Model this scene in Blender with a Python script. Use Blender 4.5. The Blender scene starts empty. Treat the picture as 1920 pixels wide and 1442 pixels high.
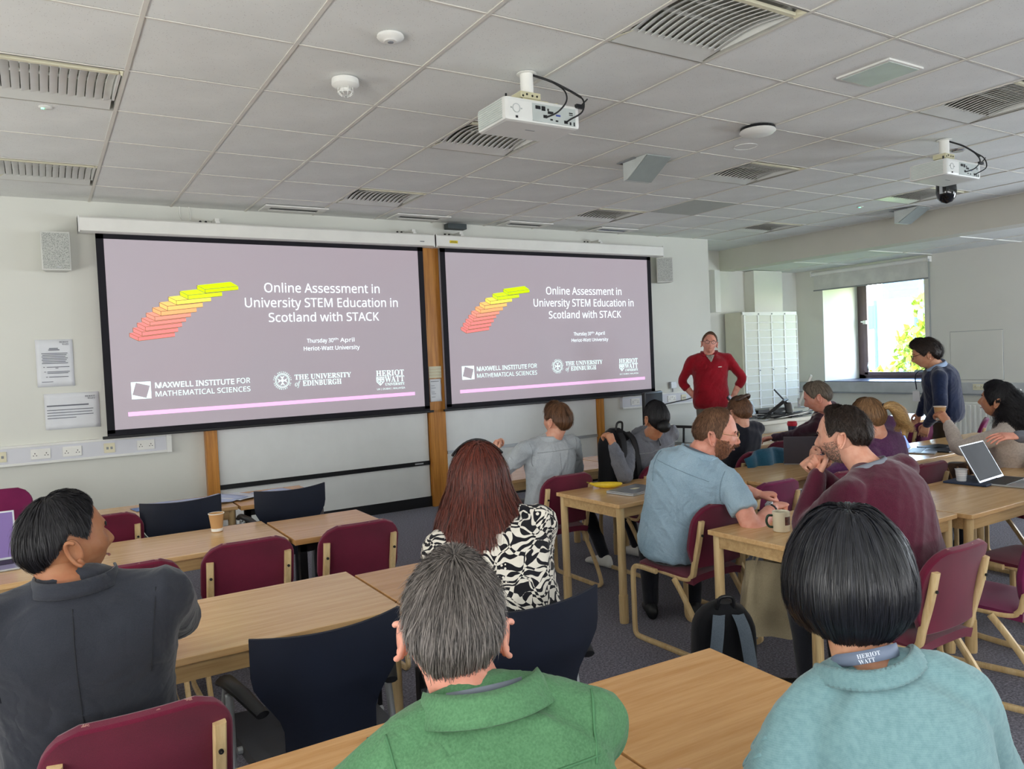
import bpy, bmesh, math, random, os
import numpy as np
from mathutils import Vector, Matrix

SC = bpy.context.scene
COL = SC.collection
random.seed(7)
RNG = np.random.default_rng(11)
R_ = math.radians

# ------------------------------------------------------------------ camera, world, light, exposure
cd = bpy.data.cameras.new('camera')
cam = bpy.data.objects.new('camera', cd)
COL.objects.link(cam)
CAMZ = 1.615
cd.sensor_fit = 'HORIZONTAL'
cd.sensor_width = 36.0
cd.lens = 36.0 * 1436.84 / 1920.0
cd.clip_end = 300
_yaw, _pit, _rol = .5525, -.0345, -.0438
_f = Vector((math.sin(_yaw) * math.cos(_pit), math.cos(_yaw) * math.cos(_pit), math.sin(_pit)))
_r = Vector((math.cos(_yaw), -math.sin(_yaw), 0))
_u = _r.cross(_f)
_r2 = _r * math.cos(_rol) + _u * math.sin(_rol)
_u2 = _u * math.cos(_rol) - _r * math.sin(_rol)
cam.matrix_world = Matrix(((_r2.x, _u2.x, -_f.x, 0), (_r2.y, _u2.y, -_f.y, 0), (_r2.z, _u2.z, -_f.z, CAMZ), (0, 0, 0, 1)))
SC.camera = cam

w = bpy.data.worlds.new('sky_world')
SC.world = w
w.use_nodes = True
nt = w.node_tree
nt.nodes.clear()
wo = nt.nodes.new('ShaderNodeOutputWorld')
bg = nt.nodes.new('ShaderNodeBackground')
sky = nt.nodes.new('ShaderNodeTexSky')
sky.sky_type = 'NISHITA'
sky.sun_disc = False
sky.sun_elevation = R_(38)
sky.sun_rotation = R_(200)
bg.inputs['Strength'].default_value = 3.2
nt.links.new(sky.outputs[0], bg.inputs[0])
nt.links.new(bg.outputs[0], wo.inputs[0])

def area(name, loc, aim, sx, sy, power, col=(1, 1, 1)):
    l = bpy.data.lights.new(name, 'AREA')
    l.shape = 'RECTANGLE'; l.size = sx; l.size_y = sy; l.energy = power; l.color = col
    o = bpy.data.objects.new(name, l); COL.objects.link(o)
    o.location = loc
    d = Vector(aim) - Vector(loc)
    o.rotation_euler = d.to_track_quat('-Z', 'Y').to_euler()
    return o
# daylight of unseen windows: lamps added inside solid walls, tilted up towards the ceiling
area('daylight_window_right', (11.1, 1.6, 1.75), (5, 5.0, 2.8), 2.4, 1.4, 230, (.82, .9, 1))
area('daylight_window_right_near', (11.1, -2.2, 1.75), (6, 1, 3.4), 2.4, 1.4, 170, (.85, .92, 1))
area('daylight_window_left', (-3.1, 1.2, 1.6), (-.6, 2.2, 4.2), 4.0, 1.6, 190, (1, .985, .965))
area('daylight_window_left_front', (-3.1, 5.4, 1.6), (0, 5.6, 4.0), 2.0, 1.5, 60, (1, .985, .965))
area('daylight_window_back', (2.5, -3.4, 1.6), (2.7, -1.2, 4.8), 7.0, 1.6, 310, (.99, .985, 1))

vs = SC.view_settings
vs.view_transform = 'Standard'
vs.look = 'None'
vs.gamma = 1
vs.use_curve_mapping = False
vs.exposure = 0.36
SC.cycles.max_bounces = 8
SC.cycles.diffuse_bounces = 5
SC.cycles.glossy_bounces = 3
SC.cycles.transmission_bounces = 6
SC.cycles.sample_clamp_indirect = 4.0
SC.cycles.caustics_reflective = False
SC.cycles.caustics_refractive = False
SC.cycles.use_denoising = True

# ------------------------------------------------------------------ materials
def lin(c):
    if isinstance(c, str):
        c = tuple(int(c[i:i + 2], 16) / 255 for i in (0, 2, 4))
    return tuple(((x / 12.92) if x <= .04045 else ((x + .055) / 1.055) ** 2.4) for x in c) + (1,)

class NM:
    """small node helper"""
    def __init__(s, name):
        s.m = bpy.data.materials.new(name); s.m.use_nodes = True
        s.t = s.m.node_tree; s.t.nodes.clear()
        s.out = s.n('OutputMaterial'); s.b = s.n('BsdfPrincipled')
        s.l(s.b.outputs[0], s.out.inputs[0])
    def n(s, typ, **kw):
        nd = s.t.nodes.new('ShaderNode' + typ)
        for k, v in kw.items(): setattr(nd, k, v)
        return nd
    def l(s, a, b): s.t.links.new(a, b)
    def coord(s, scale=(1, 1, 1), kind='Object', rot=(0, 0, 0)):
        c = s.n('TexCoord'); mp = s.n('Mapping')
        mp.inputs['Scale'].default_value = scale
        mp.inputs['Rotation'].default_value = rot
        s.l(c.outputs[kind], mp.inputs[0]); return mp.outputs[0]
    def noise(s, scale, detail=3, vec=None, rough=.5, dist=0):
        nd = s.n('TexNoise'); nd.inputs['Scale'].default_value = scale; nd.inputs['Detail'].default_value = detail
        nd.inputs['Roughness'].default_value = rough; nd.inputs['Distortion'].default_value = dist
        s.l(vec if vec is not None else s.coord(), nd.inputs['Vector']); return nd.outputs['Fac']
    def ramp(s, fac, stops, interp='LINEAR'):
        r = s.n('ValToRGB'); r.color_ramp.interpolation = interp
        while len(r.color_ramp.elements) < len(stops): r.color_ramp.elements.new(.5)
        for e, (p, c) in zip(r.color_ramp.elements, stops): e.position = p; e.color = c if len(c) == 4 else lin(c)
        s.l(fac, r.inputs[0]); return r.outputs[0]
    def mix(s, fac, a, b, typ='MIX'):
        r = s.n('MixRGB', blend_type=typ)
        for i, v in ((0, fac), (1, a), (2, b)):
            if hasattr(v, 'links'): s.l(v, r.inputs[i])
            else: r.inputs[i].default_value = v if i == 0 else (v if len(v) == 4 else lin(v))
        return r.outputs[0]
    def math(s, op, a, b=0.0):
        r = s.n('Math', operation=op)
        for i, v in ((0, a), (1, b)):
            if hasattr(v, 'links'): s.l(v, r.inputs[i])
            else: r.inputs[i].default_value = v
        return r.outputs[0]
    def bump(s, h, strength=.3, dist=.01):
        b = s.n('Bump'); b.inputs['Strength'].default_value = strength; b.inputs['Distance'].default_value = dist
        s.l(h, b.inputs['Height']); s.l(b.outputs[0], s.b.inputs['Normal']); return b
    def base(s, v):
        if hasattr(v, 'links'): s.l(v, s.b.inputs['Base Color'])
        else: s.b.inputs['Base Color'].default_value = lin(v) if len(v) != 4 else v
    def set(s, rough=.5, metal=0, spec=.5, sheen=0, trans=0, ior=1.45, alpha=1, emit=None, es=0):
        i = s.b.inputs
        i['Roughness'].default_value = rough; i['Metallic'].default_value = metal
        i['Specular IOR Level'].default_value = spec; i['Sheen Weight'].default_value = sheen
        i['Transmission Weight'].default_value = trans; i['IOR'].default_value = ior; i['Alpha'].default_value = alpha
        if emit is not None:
            i['Emission Color'].default_value = lin(emit); i['Emission Strength'].default_value = es
        return s

MATS = {}
def plain(name, col, rough=.5, metal=0, var=.06, vs_=6.0, bump=0.0, bscale=200, spec=.5, **kw):
    if name in MATS: return MATS[name]
    k = NM(name)
    c = lin(col)
    c2 = tuple(max(0, x * (1 - var * 2.2)) for x in c[:3]) + (1,)
    f = k.noise(vs_, 4)
    k.base(k.ramp(f, [(.35, c2), (.65, c)]))
    k.set(rough, metal, spec, **kw)
    if bump: k.bump(k.noise(bscale, 2), bump, .002)
    MATS[name] = k.m
    return k.m

def m_fabric(name, col, col2=None, scale=700, rough=.9, sheen=.25, bump=.35, wear=False, crease=0.0):
    if name in MATS: return MATS[name]
    k = NM(name)
    c = lin(col); c2 = lin(col2) if col2 else tuple(x * .72 for x in c[:3]) + (1,)
    big = k.noise(5, 4)
    fine = k.noise(scale, 2)
    f = k.math('ADD', k.math('MULTIPLY', big, .55), k.math('MULTIPLY', fine, .45))
    col_ = k.ramp(f, [(.38, c2), (.62, c)])
    if wear:
        sep = k.n('SeparateXYZ'); tc = k.n('TexCoord'); k.l(tc.outputs['Object'], sep.inputs[0])
        top = k.math('GREATER_THAN', sep.outputs[2], .814)
        n1 = k.math('GREATER_THAN', k.noise(16, 5, k.coord((1, 1, 1), 'Object')), .60)
        col_ = k.mix(k.math('MULTIPLY', k.math('MULTIPLY', top, n1), .55), col_, lin('c09a86'))
    k.base(col_)
    k.set(rough, 0, .15, sheen)
    b1 = k.bump(fine, bump, .002)
    if crease:
        vv = k.coord((1, 1, 1)); ns = k.n('TexNoise'); ns.inputs['Scale'].default_value = 6; ns.inputs['Detail'].default_value = 3; ns.inputs['Distortion'].default_value = .7; k.l(vv, ns.inputs['Vector'])
        rd = k.math('ABSOLUTE', k.math('SUBTRACT', ns.outputs['Fac'], .5)); b2 = k.n('Bump'); b2.inputs['Strength'].default_value = crease; b2.inputs['Distance'].default_value = .05; k.l(rd, b2.inputs['Height']); k.l(b2.outputs[0], b1.inputs['Normal'])
    MATS[name] = k.m
    return k.m

def m_wood(name, c1, c2, axis='X', rough=.42, gs=1.0, spec=.5):
    if name in MATS: return MATS[name]
    k = NM(name)
    sc = (2.2, 38, 38) if axis == 'X' else ((38, 2.2, 38) if axis == 'Y' else (38, 38, 2.2))
    v = k.coord(tuple(x * gs for x in sc))
    n1 = k.noise(1.0, 5, v, .6, .3)
    n2 = k.noise(3.2, 3, v, .6)
    f = k.math('ADD', k.math('MULTIPLY', n1, .7), k.math('MULTIPLY', n2, .3))
    k.base(k.ramp(f, [(.36, c2), (.6, c1)]))
    k.set(rough, 0, spec)
    k.bump(n2, .05, .002)
    MATS[name] = k.m
    return k.m

MATW = {}
M_wall = plain('wall_paint', 'd9dad2', .75, var=.015, vs_=1.5, bump=.04, bscale=60)
M_wallr = plain('wall_paint_window_side', 'e0dfd7', .75, var=.015, vs_=1.5, bump=.05, bscale=40)
M_beam = plain('bulkhead_paint', 'cfcdc2', .8, var=.02, vs_=2)
M_white = plain('white_metal', 'e4e4de', .4, var=.02)
M_plaster = plain('white_gloss', 'ecece6', .5, var=.02)
M_plastic = plain('white_plastic', 'e6e7e2', .38, var=.02)
M_cream = plain('cream_plastic', 'e2dcbf', .45, var=.03)
M_black = plain('black_plastic', '17181b', .42, var=.08)
M_blackm = plain('black_metal', '121316', .38, var=.1)
M_silver = plain('silver_metal', 'bcc0c3', .38, metal=.5, var=.05)
M_chrome = plain('chrome_metal', 'd8dade', .18, metal=1, var=.02)
M_greyp = plain('grey_plastic', '8b8f92', .5, var=.05)
M_beech = m_wood('beech_wood', 'd9bf90', 'c3a372', 'Z', .4)
M_beechx = m_wood('beech_edge', 'c9a878', 'b08e5e', 'X', .45)
M_top = m_wood('beech_laminate', 'd8b280', 'c69c68', 'X', .24, spec=.6)
M_top2 = m_wood('oak_laminate', 'cfa06a', 'bd8a52', 'X', .26, spec=.6)
M_post = m_wood('varnished_pine', 'c98a3c', '9c6122', 'Z', .35, gs=.6)
M_maroon = m_fabric('maroon_fabric', '701b36', '5a142c', wear=True)
M_maroon2 = m_fabric('purple_maroon_fabric', '7c2150', '641a44', wear=True)
M_navyp = plain('navy_plastic', '101829', .5, var=.1, bump=.1, bscale=500)
M_navyf = m_fabric('dark_grey_seat_fabric', '3a3c44', '303239')

def m_ceiling():
    k = NM('mineral_fibre_tile')
    v = k.coord((1, 1, 1), 'Object')
    vo = k.n('TexVoronoi'); vo.inputs['Scale'].default_value = 85; k.l(v, vo.inputs['Vector'])
    holes = k.math('LESS_THAN', vo.outputs['Distance'], .17)
    n = k.math('GREATER_THAN', k.noise(30, 3, v), .5)
    h = k.math('MULTIPLY', holes, n)
    basec = k.ramp(k.noise(2.5, 4, v), [(.3, lin('dcdedb')), (.7, lin('e6e8e5'))])
    k.base(k.mix(k.math('MULTIPLY', h, .5), basec, lin('827d76')))
    k.set(.9, 0, .2)
    k.bump(h, .25, -.002)
    return k.m
M_tile = m_ceiling()

def m_carpet():
    k = NM('speckled_carpet')
    v = k.coord()
    n1 = k.noise(90, 3, v, .7); n2 = k.noise(260, 2, v)
    n3 = k.noise(.8, 3, v)
    c = k.ramp(n1, [(.36, lin('494955')), (.5, lin('74737f')), (.66, lin('9f9dac'))])
    c = k.mix(k.math('MULTIPLY', n2, .4), c, lin('4d4d58'))
    c = k.mix(k.math('MULTIPLY', n3, .3), c, lin('57535a'))
    k.base(c); k.set(.97, 0, .1, .1)
    k.bump(n1, .6, .006)
    return k.m
M_carpet = m_carpet()

# ------------------------------------------------------------------ mesh helper
def nrm(v):
    v = np.asarray(v, float); l = np.linalg.norm(v); return v / l if l > 1e-9 else v

class MB:
    def __init__(s): s.v = []; s.f = []; s.m = []; s.mi = 0
    def add(s, V, F, mi=None):
        o = len(s.v); s.v.extend([tuple(map(float, p)) for p in V])
        s.f.extend([tuple(int(i) + o for i in f) for f in F]); s.m.extend([s.mi if mi is None else mi] * len(F)); return s
    def box(s, a, b, mi=None, rot=None, piv=None):
        x0, y0, z0 = a; x1, y1, z1 = b
        V = [(x0, y0, z0), (x1, y0, z0), (x1, y1, z0), (x0, y1, z0), (x0, y0, z1), (x1, y0, z1), (x1, y1, z1), (x0, y1, z1)]
        if rot is not None:
            p = Vector(piv if piv is not None else ((x0 + x1) / 2, (y0 + y1) / 2, (z0 + z1) / 2))
            V = [tuple(rot @ (Vector(q) - p) + p) for q in V]
        return s.add(V, [(0, 3, 2, 1), (4, 5, 6, 7), (0, 1, 5, 4), (1, 2, 6, 5), (2, 3, 7, 6), (3, 0, 4, 7)], mi)
    def cyl(s, p0, p1, r0, r1=None, n=16, mi=None):
        return s.tube([p0, p1], [r0, r0 if r1 is None else r1], n, mi)
    def tube(s, pts, r, n=12, mi=None, flat=None, closed=False):
        V, F = limb(pts, r, n, flat=flat, closed=closed); return s.add(V, F, mi)
    def lathe(s, prof, c=(0, 0, 0), n=24, mi=None, axis='Z'):
        V = []; F = []
        for (r, z) in prof:
            for i in range(n):
                a = 2 * math.pi * i / n
                p = (r * math.cos(a), r * math.sin(a), z)
                if axis == 'Y': p = (p[0], p[2], p[1])
                if axis == 'X': p = (p[2], p[0], p[1])
                V.append((c[0] + p[0], c[1] + p[1], c[2] + p[2]))
        for j in range(len(prof) - 1):
            for i in range(n):
                F.append((j * n + i, j * n + (i + 1) % n, (j + 1) * n + (i + 1) % n, (j + 1) * n + i))
        return s.add(V, F, mi)
    def grid(s, P, mi=None, closed_u=False):
        P = np.asarray(P, float); a, b = P.shape[:2]; F = []
        for i in range(a - 1):
            for j in range(b if closed_u else b - 1):
                j2 = (j + 1) % b
                F.append((i * b + j, i * b + j2, (i + 1) * b + j2, (i + 1) * b + j))
        return s.add(P.reshape(-1, 3), F, mi)
    def prism(s, poly, fn, d0, d1, mi=None):
        """poly: 2D outline; fn(u,v,d)->xyz"""
        n = len(poly)
        V = [fn(u, v, d0) for u, v in poly] + [fn(u, v, d1) for u, v in poly]
        F = [tuple(range(n))[::-1], tuple(range(n, 2 * n))] + [(i, (i + 1) % n, n + (i + 1) % n, n + i) for i in range(n)]
        return s.add(V, F, mi)
    def shell(s, P, th, mi=None, off=None):
        """thick sheet from a grid of points (a,b,3)"""
        P = np.asarray(P, float); a, b = P.shape[:2]
        N = np.cross(np.gradient(P, axis=0), np.gradient(P, axis=1)); N /= (np.linalg.norm(N, axis=2, keepdims=True) + 1e-9)
        Q = P + N * (th if np.isscalar(th) else np.asarray(th)[..., None])
        F = []
        for i in range(a - 1):
            for j in range(b - 1):
                F.append((i * b + j, (i + 1) * b + j, (i + 1) * b + j + 1, i * b + j + 1))
                o = a * b
                F.append((o + i * b + j, o + i * b + j + 1, o + (i + 1) * b + j + 1, o + (i + 1) * b + j))
        ring = [(0, j) for j in range(b)] + [(i, b - 1) for i in range(1, a)] + [(a - 1, j) for j in range(b - 2, -1, -1)] + [(i, 0) for i in range(a - 2, 0, -1)]
        ids = [i * b + j for i, j in ring]
        for k in range(len(ids)):
            x, y = ids[k], ids[(k + 1) % len(ids)]
            F.append((x, y, y + a * b, x + a * b))
        return s.add(np.concatenate([P.reshape(-1, 3), Q.reshape(-1, 3)]), F, mi)
    def build(s, name, mats, parent=None, smooth=False, bevel=0, off=(0, 0, 0), auto=None):
        me = bpy.data.meshes.new(name)
        V = np.asarray(s.v, float) - np.asarray(off, float)
        me.from_pydata(V.tolist(), [], s.f)
        if not isinstance(mats, (list, tuple)): mats = [mats]
        for m in mats: me.materials.append(m)
        if len(mats) > 1: me.polygons.foreach_set('material_index', s.m)
        bm = bmesh.new(); bm.from_mesh(me); bmesh.ops.recalc_face_normals(bm, faces=bm.faces)
        if bevel:
            bmesh.ops.bevel(bm, geom=list(bm.edges), offset=bevel, segments=2, affect='EDGES', profile=.6, clamp_overlap=True)
        bm.to_mesh(me); bm.free()
        o = bpy.data.objects.new(name, me); COL.objects.link(o)
        if smooth:
            me.polygons.foreach_set('use_smooth', [True] * len(me.polygons))
            if auto is not None:
                try: me.set_sharp_from_angle(angle=R_(auto))
                except Exception: pass
        if parent is not None: o.parent = parent
        return o

def catmull(pts, rs, sub=5):
    P = np.asarray(pts, float); r = np.asarray(rs, float)
    if len(P) < 3 or sub < 2: return P, r
    Q = np.vstack([2 * P[0] - P[1], P, 2 * P[-1] - P[-2]]); out = []; ro = []
    for i in range(len(P) - 1):
        a, b, c, d = Q[i:i + 4]
        for k in range(sub):
            t = k / sub
            out.append(.5 * ((2 * b) + (c - a) * t + (2 * a - 5 * b + 4 * c - d) * t * t + (-a + 3 * b - 3 * c + d) * t ** 3))
            ro.append(r[i] * (1 - t) + r[i + 1] * t)
    out.append(P[-1]); ro.append(r[-1])
    return np.array(out), np.array(ro)

def limb(pts, r, n=12, flat=None, closed=False, ends=False, up=None):
    """swept tube; flat=(fx, fz) scales the section; returns V,F"""
    P = np.asarray(pts, float); m = len(P)
    if np.isscalar(r): r = [r] * m
    r = np.asarray(r, float)
    T = np.zeros_like(P)
    if closed: T = np.roll(P, -1, 0) - np.roll(P, 1, 0)
    else:
        T[1:-1] = P[2:] - P[:-2]; T[0] = P[1] - P[0]; T[-1] = P[-1] - P[-2]
    T /= (np.linalg.norm(T, axis=1, keepdims=True) + 1e-12)
    ref = np.array(up if up is not None else (0, 0, 1.)) 
    if abs(T[0] @ ref) > .95: ref = np.array((1., 0, 0))
    A = nrm(ref - T[0] * (ref @ T[0]))
    V = []; fx, fz = flat if flat else (1, 1)
    if ends and not closed:
        P = np.vstack([P[0] - T[0] * r[0] * .8, P[0] - T[0] * r[0] * .5, P, P[-1] + T[-1] * r[-1] * .5, P[-1] + T[-1] * r[-1] * .8])
        T = np.vstack([T[0], T[0], T, T[-1], T[-1]]); r = np.concatenate([[r[0] * .45, r[0] * .85], r, [r[-1] * .85, r[-1] * .45]]); m += 4
    for i in range(m):
        A = A - T[i] * (A @ T[i]); A = nrm(A); B = np.cross(T[i], A)
        for k in range(n):
            a = 2 * math.pi * (k + .5) / n
            V.append(P[i] + (A * math.sin(a) * fz + B * math.cos(a) * fx) * r[i])
    F = []
    for i in range(m if closed else m - 1):
        i2 = (i + 1) % m
        for k in range(n): F.append((i * n + k, i * n + (k + 1) % n, i2 * n + (k + 1) % n, i2 * n + k))
    if not closed:
        F.append(tuple(range(n))[::-1]); F.append(tuple(range((m - 1) * n, m * n)))
    return V, F

def empty(name, loc=(0, 0, 0), rz=0.0):
    o = bpy.data.objects.new(name, None); COL.objects.link(o); o.location = loc; o.rotation_euler = (0, 0, rz)
    o.empty_display_size = .1
    return o
def tag(o, label=None, cat=None, group=None, kind=None):
    if label: o['label'] = label
    if cat: o['category'] = cat
    if group: o['group'] = group
    if kind: o['kind'] = kind
    return o
def thing(name, label, cat, loc=(0, 0, 0), rz=0, group=None):
    return tag(empty(name, loc, rz), label, cat, group)
def copy_tree(o, parent=None):
    c = o.copy(); COL.objects.link(c)
    if parent is not None: c.parent = parent
    for ch in list(o.children): copy_tree(ch, c)
    return c

FONTS = {}
def font(key):
    if key in FONTS: return FONTS[key]
    f = None
    try:
        p = bpy.utils.system_resource('DATAFILES', path='fonts')
        fn = {'sans': 'NotoSansMath-Regular.woff2', 'serif': 'NotoSansMath-Regular.woff2'}[key]
        f = bpy.data.fonts.load(os.path.join(p, fn))
    except Exception:
        f = None
    FONTS[key] = f
    return f
def serif(t, italic=False):
    if font('serif') is None: return t
    o = ''
    for ch in t:
        if 'A' <= ch <= 'Z': o += chr((0x1D434 if italic else 0x1D400) + ord(ch) - 65)
        elif 'a' <= ch <= 'z': o += chr((0x1D44E if italic else 0x1D41A) + ord(ch) - 97)
        else: o += ch
    return o
CAPH = {}
def cap_height(key):
    if key not in CAPH:
        c = bpy.data.curves.new('cap', 'FONT'); c.body = serif('H') if key == 'serif' else 'H'
        if font(key) is not None: c.font = font(key)
        ob = bpy.data.objects.new('tmp', c); COL.objects.link(ob); me = bpy.data.meshes.new_from_object(ob.evaluated_get(bpy.context.evaluated_depsgraph_get()))
        z = [v.co.y for v in me.vertices] or [0, .7]; CAPH[key] = max(z) - min(z); bpy.data.objects.remove(ob); bpy.data.curves.remove(c); bpy.data.meshes.remove(me)
    return CAPH[key]
def text_mesh(name, txt, mat, parent, o, ux, uz, width=None, height=None, key='sans', bold=0.0, name_obj='text_line', align='L'):
    """flat lettering: origin o, along ux, up uz, fitted to width/height"""
    c = bpy.data.curves.new(name, 'FONT'); c.body = txt
    if font(key) is not None: c.font = font(key)
    c.size = 1; c.offset = bold; c.resolution_u = 3
    ob = bpy.data.objects.new('tmp', c); COL.objects.link(ob)
    me = bpy.data.meshes.new_from_object(ob.evaluated_get(bpy.context.evaluated_depsgraph_get()))
    bpy.data.objects.remove(ob); bpy.data.curves.remove(c)
    V = np.array([v.co[:] for v in me.vertices]) if len(me.vertices) else np.zeros((1, 3))
    x0, x1 = V[:, 0].min(), V[:, 0].max(); z0, z1 = V[:, 1].min(), V[:, 1].max()
    s = (height / cap_height(key)) if height else width / (x1 - x0)
    sx = (width / (x1 - x0)) if width else s
    X = (V[:, 0] - x0) * sx; Z = (V[:, 1]) * s
    if align == 'C': X -= (x1 - x0) * sx / 2
    W = np.asarray(o, float) + X[:, None] * np.asarray(ux, float) + Z[:, None] * np.asarray(uz, float)
    me.vertices.foreach_set('co', W.ravel()); me.update()
    me.materials.clear(); me.materials.append(mat)
    r = bpy.data.objects.new(name_obj, me); COL.objects.link(r)
    if parent is not None: r.parent = parent
    return r
# ------------------------------------------------------------------ room shell
CH = 3.165; WY = 7.78; BX = 9.3; LH = 2.85; WX = 11.15; AY = 8.65
GX0, GY0, TX, TY = .469, 3.689, .672, .6855
def struct(name, mb, mat, parent=None, **kw):
    o = mb.build(name, mat, parent, **kw)
    if parent is None: o['kind'] = 'structure'
    return o
b = MB(); b.box((-3.2, -3.5, -.12), (WX + .1, AY + .1, 0)); struct('floor', b, M_carpet)
b = MB(); b.box((-3.3, WY, 0), (8.15, WY + .12, 3.4)); b.box((8.05, WY + .12, 0), (8.15, AY, 3.4)); struct('wall_front', b, M_wall)
b = MB(); b.box((8.05, AY, 0), (WX + 1.1, AY + .12, 3.4)); b.box((9.86, AY - .2, 0), (10.54, AY, LH))
struct('wall_alcove', b, M_wallr)
b = MB(); b.box((9.05, AY - .13, 2.19), (9.17, AY, LH)); struct('trim_4', b, M_plaster)
b = MB(); b.box((-3.3, -3.6, 0), (-3.2, WY, 3.4)); struct('wall_left', b, M_wall)
b = MB(); b.box((-3.3, -3.6, 0), (WX + .1, -3.5, 3.4)); struct('wall_back', b, M_wall)
# window wall with the deep window opening
WYa, WYb, WZa, WZb, WD = 6.42, 8.13, 1.0, 2.72, 1.0
b = MB()
b.box((WX, -3.5, 0), (WX + WD, WYa, 3.4)); b.box((WX, WYb, 0), (WX + WD, AY, 3.4))
b.box((WX, WYa, 0), (WX + WD, WYb, WZa)); b.box((WX, WYa, WZb), (WX + WD, WYb, 3.4))
struct('wall_right', b, M_wallr)
b = MB()   # bulkhead beam between high and low ceilings
b.box((BX, -3.5, LH), (BX + .3, AY, 3.4)); struct('trim_1', b, M_beam)
b = MB(); b.box((BX + .3, -3.5, LH + .01), (WX, AY, LH + .06))
lowc = struct('ceiling_low', b, M_tile)
b = MB(); b.box((-3.2, -3.5, CH + .09), (BX, WY, CH + .15)); b.box((8.15, WY, CH + .02), (BX, AY, CH + .15))
ceil = struct('ceiling', b, plain('ceiling_void', '77746e', .9))
# sill and skirting
b = MB(); b.box((WX - .04, WYa - .02, WZa - .035), (WX + WD - .05, WYb, WZa + .005)); struct('trim_2', b, plain('dark_sill', '5a5a6a', .28, spec=.6))
b = MB(); b.box((WX - .03, WYa - .3, WZa - .085), (WX, WYb + .2, WZa - .036)); struct('trim_3', b, M_plaster)
b = MB(); b.box((-3.2, WY - .018, 0), (1.3, WY, .1)); b.box((1.42, WY - .03, 0), (3.68, WY, .115)); b.box((3.87, WY - .018, 0), (8.15, WY, .1))
struct('baseboard_front', b, M_black)

# ceiling tiles, bars and fittings (cells u,v)
fix_cells = {(3, -2), (3, 1), (3, 4), (-1, 1), (-1, 4), (7, -2), (7, 1), (7, 4), (11, -2), (11, 1), (11, 4), (-1, -2)}
panel_cell = (8, 3)
tb = MB(); tb.box((.007, .007, .005), (TX - .007, TY - .007, .022))
M_grid = plain('grid_paint', 'd8d5cc', .5, var=.02)
tile0 = None
for u in range(-3, 13):
    for v in range(-3, 6):
        if (u, v) in fix_cells or (u, v) == panel_cell: continue
        if tile0 is None:
            tile0 = tb.build('ceiling_tile', M_tile, ceil, bevel=0); o = tile0
        else:
            o = tile0.copy(); COL.objects.link(o)
        o.location = (GX0 + u * TX, GY0 + v * TY, CH + random.uniform(-.001, .001))
        if u == 12: pass
b = MB(); b.box((-3.2, -3.5, CH + .006), (GX0 - 3 * TX, WY, CH + .02)); b.box((GX0 - 3 * TX, -3.5, CH + .006), (BX, GY0 - 3 * TY, CH + .02))
b.box((GX0 - 3 * TX, GY0 + 6 * TY, CH + .003), (BX, AY, CH + .02))
b.build('ceiling_margin', M_tile, ceil)
for u in range(-3, 14):
    b = MB(); x = GX0 + u * TX
    if x > BX: continue
    b.box((x - .010, -1.2, CH - .001), (x + .010, WY, CH + .004)); b.box((x - .002, -1.2, CH + .002), (x + .002, WY, CH + .04))
    b.build('grid_bar', M_grid, ceil)
for v in range(-3, 7):
    y = GY0 + v * TY
    if y > WY: continue
    b = MB(); b.box((GX0 - 3 * TX, y - .006, CH - .000), (BX, y + .006, CH + .004)); b.build('cross_bar', M_grid, ceil)
# low ceiling grid and light wells
for y in (3.9, 5.1, 6.3, 7.5):
    b = MB(); b.box((BX + .3, y - .012, LH), (WX, y + .012, LH + .012)); b.build('cross_bar', M_white, lowc)
b = MB(); b.box((10.42, 2.0, LH), (10.45, AY, LH + .012)); b.build('grid_bar', M_white, lowc)

# recessed louvre lights
M_lv = plain('louvre_metal', 'd9dbd6', .35, var=.03)
M_lvd = plain('light_box_inside', 'b5b4ab', .6)
M_gus = plain('cream_metal', 'dcd8bd', .5, var=.02)
M_refl = plain('reflector_metal', 'b9bbb8', .25, metal=.6, var=.05)
def make_light():
    t = thing('ceiling_light', 'x', 'ceiling light')
    h = .014; y0, y1 = .085, TY - .15
    b = MB(); b.box((.005, .005, .085), (TX - .005, TY - .005, .092)); b.box((.0, .0, .0), (.010, TY, .092)); b.box((TX - .010, 0, 0), (TX, TY, .092))
    b.box((0, 0, 0), (TX, .010, .092)); b.box((0, TY - .010, 0), (TX, TY, .092)); b.build('housing', M_lvd, t)
    b = MB(); b.shell([[(.03, TY - .010, .0), (TX - .03, TY - .010, .0)], [(.03, y1, h), (TX - .03, y1, h)]], .004); b.build('slope_panel', M_lv, t)
    b = MB(); b.box((.03, y0 - .024, h - .012), (TX - .03, y0, h + .004)); b.build('frame_bar', M_gus, t)
    b = MB(); b.shell([[(.011, TY - .012, .0), (.011, TY - .09, .0)], [(.012, TY - .011, .002), (.065, y1 + .01, h)]], .002); b.build('gusset', M_gus, t)
    b = MB(); b.shell([[(TX - .011, .012, .0), (TX - .011, y0, .0)], [(TX - .03, .012, .05), (TX - .03, y0, h)]], .002); b.build('gusset', M_gus, t)
    for y in (.27, .40):
        b = MB(); b.tube([(.04, y, .07), (TX - .04, y, .07)], .010, 8); b.build('fluorescent_tube', M_plaster, t, smooth=True)
    for x in (.016, TX - .028):
        b = MB(); b.box((x, y0, h - .004), (x + .012, y1, h + .045)); b.build('side_rail', M_lv, t)
    n = 14; b0 = None
    for i in range(n):
        if b0 is None:
            b = MB(); P = []
            for k in range(9):
                q = k / 8; y = y0 + q * (y1 - y0); z = h - .010 + .024 * math.sin(math.pi * q)
                P.append([(-.0188, y, z + .001), (.0188, y, z + .013)])
            b.shell(P, .003); b0 = b.build('blade', M_lv, t, smooth=True, auto=40); o = b0
        else:
            o = b0.copy(); COL.objects.link(o)
        o.location = (.055 + i * (TX - .11) / (n - 1), 0, 0)
    return t
l0 = make_light()
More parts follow.
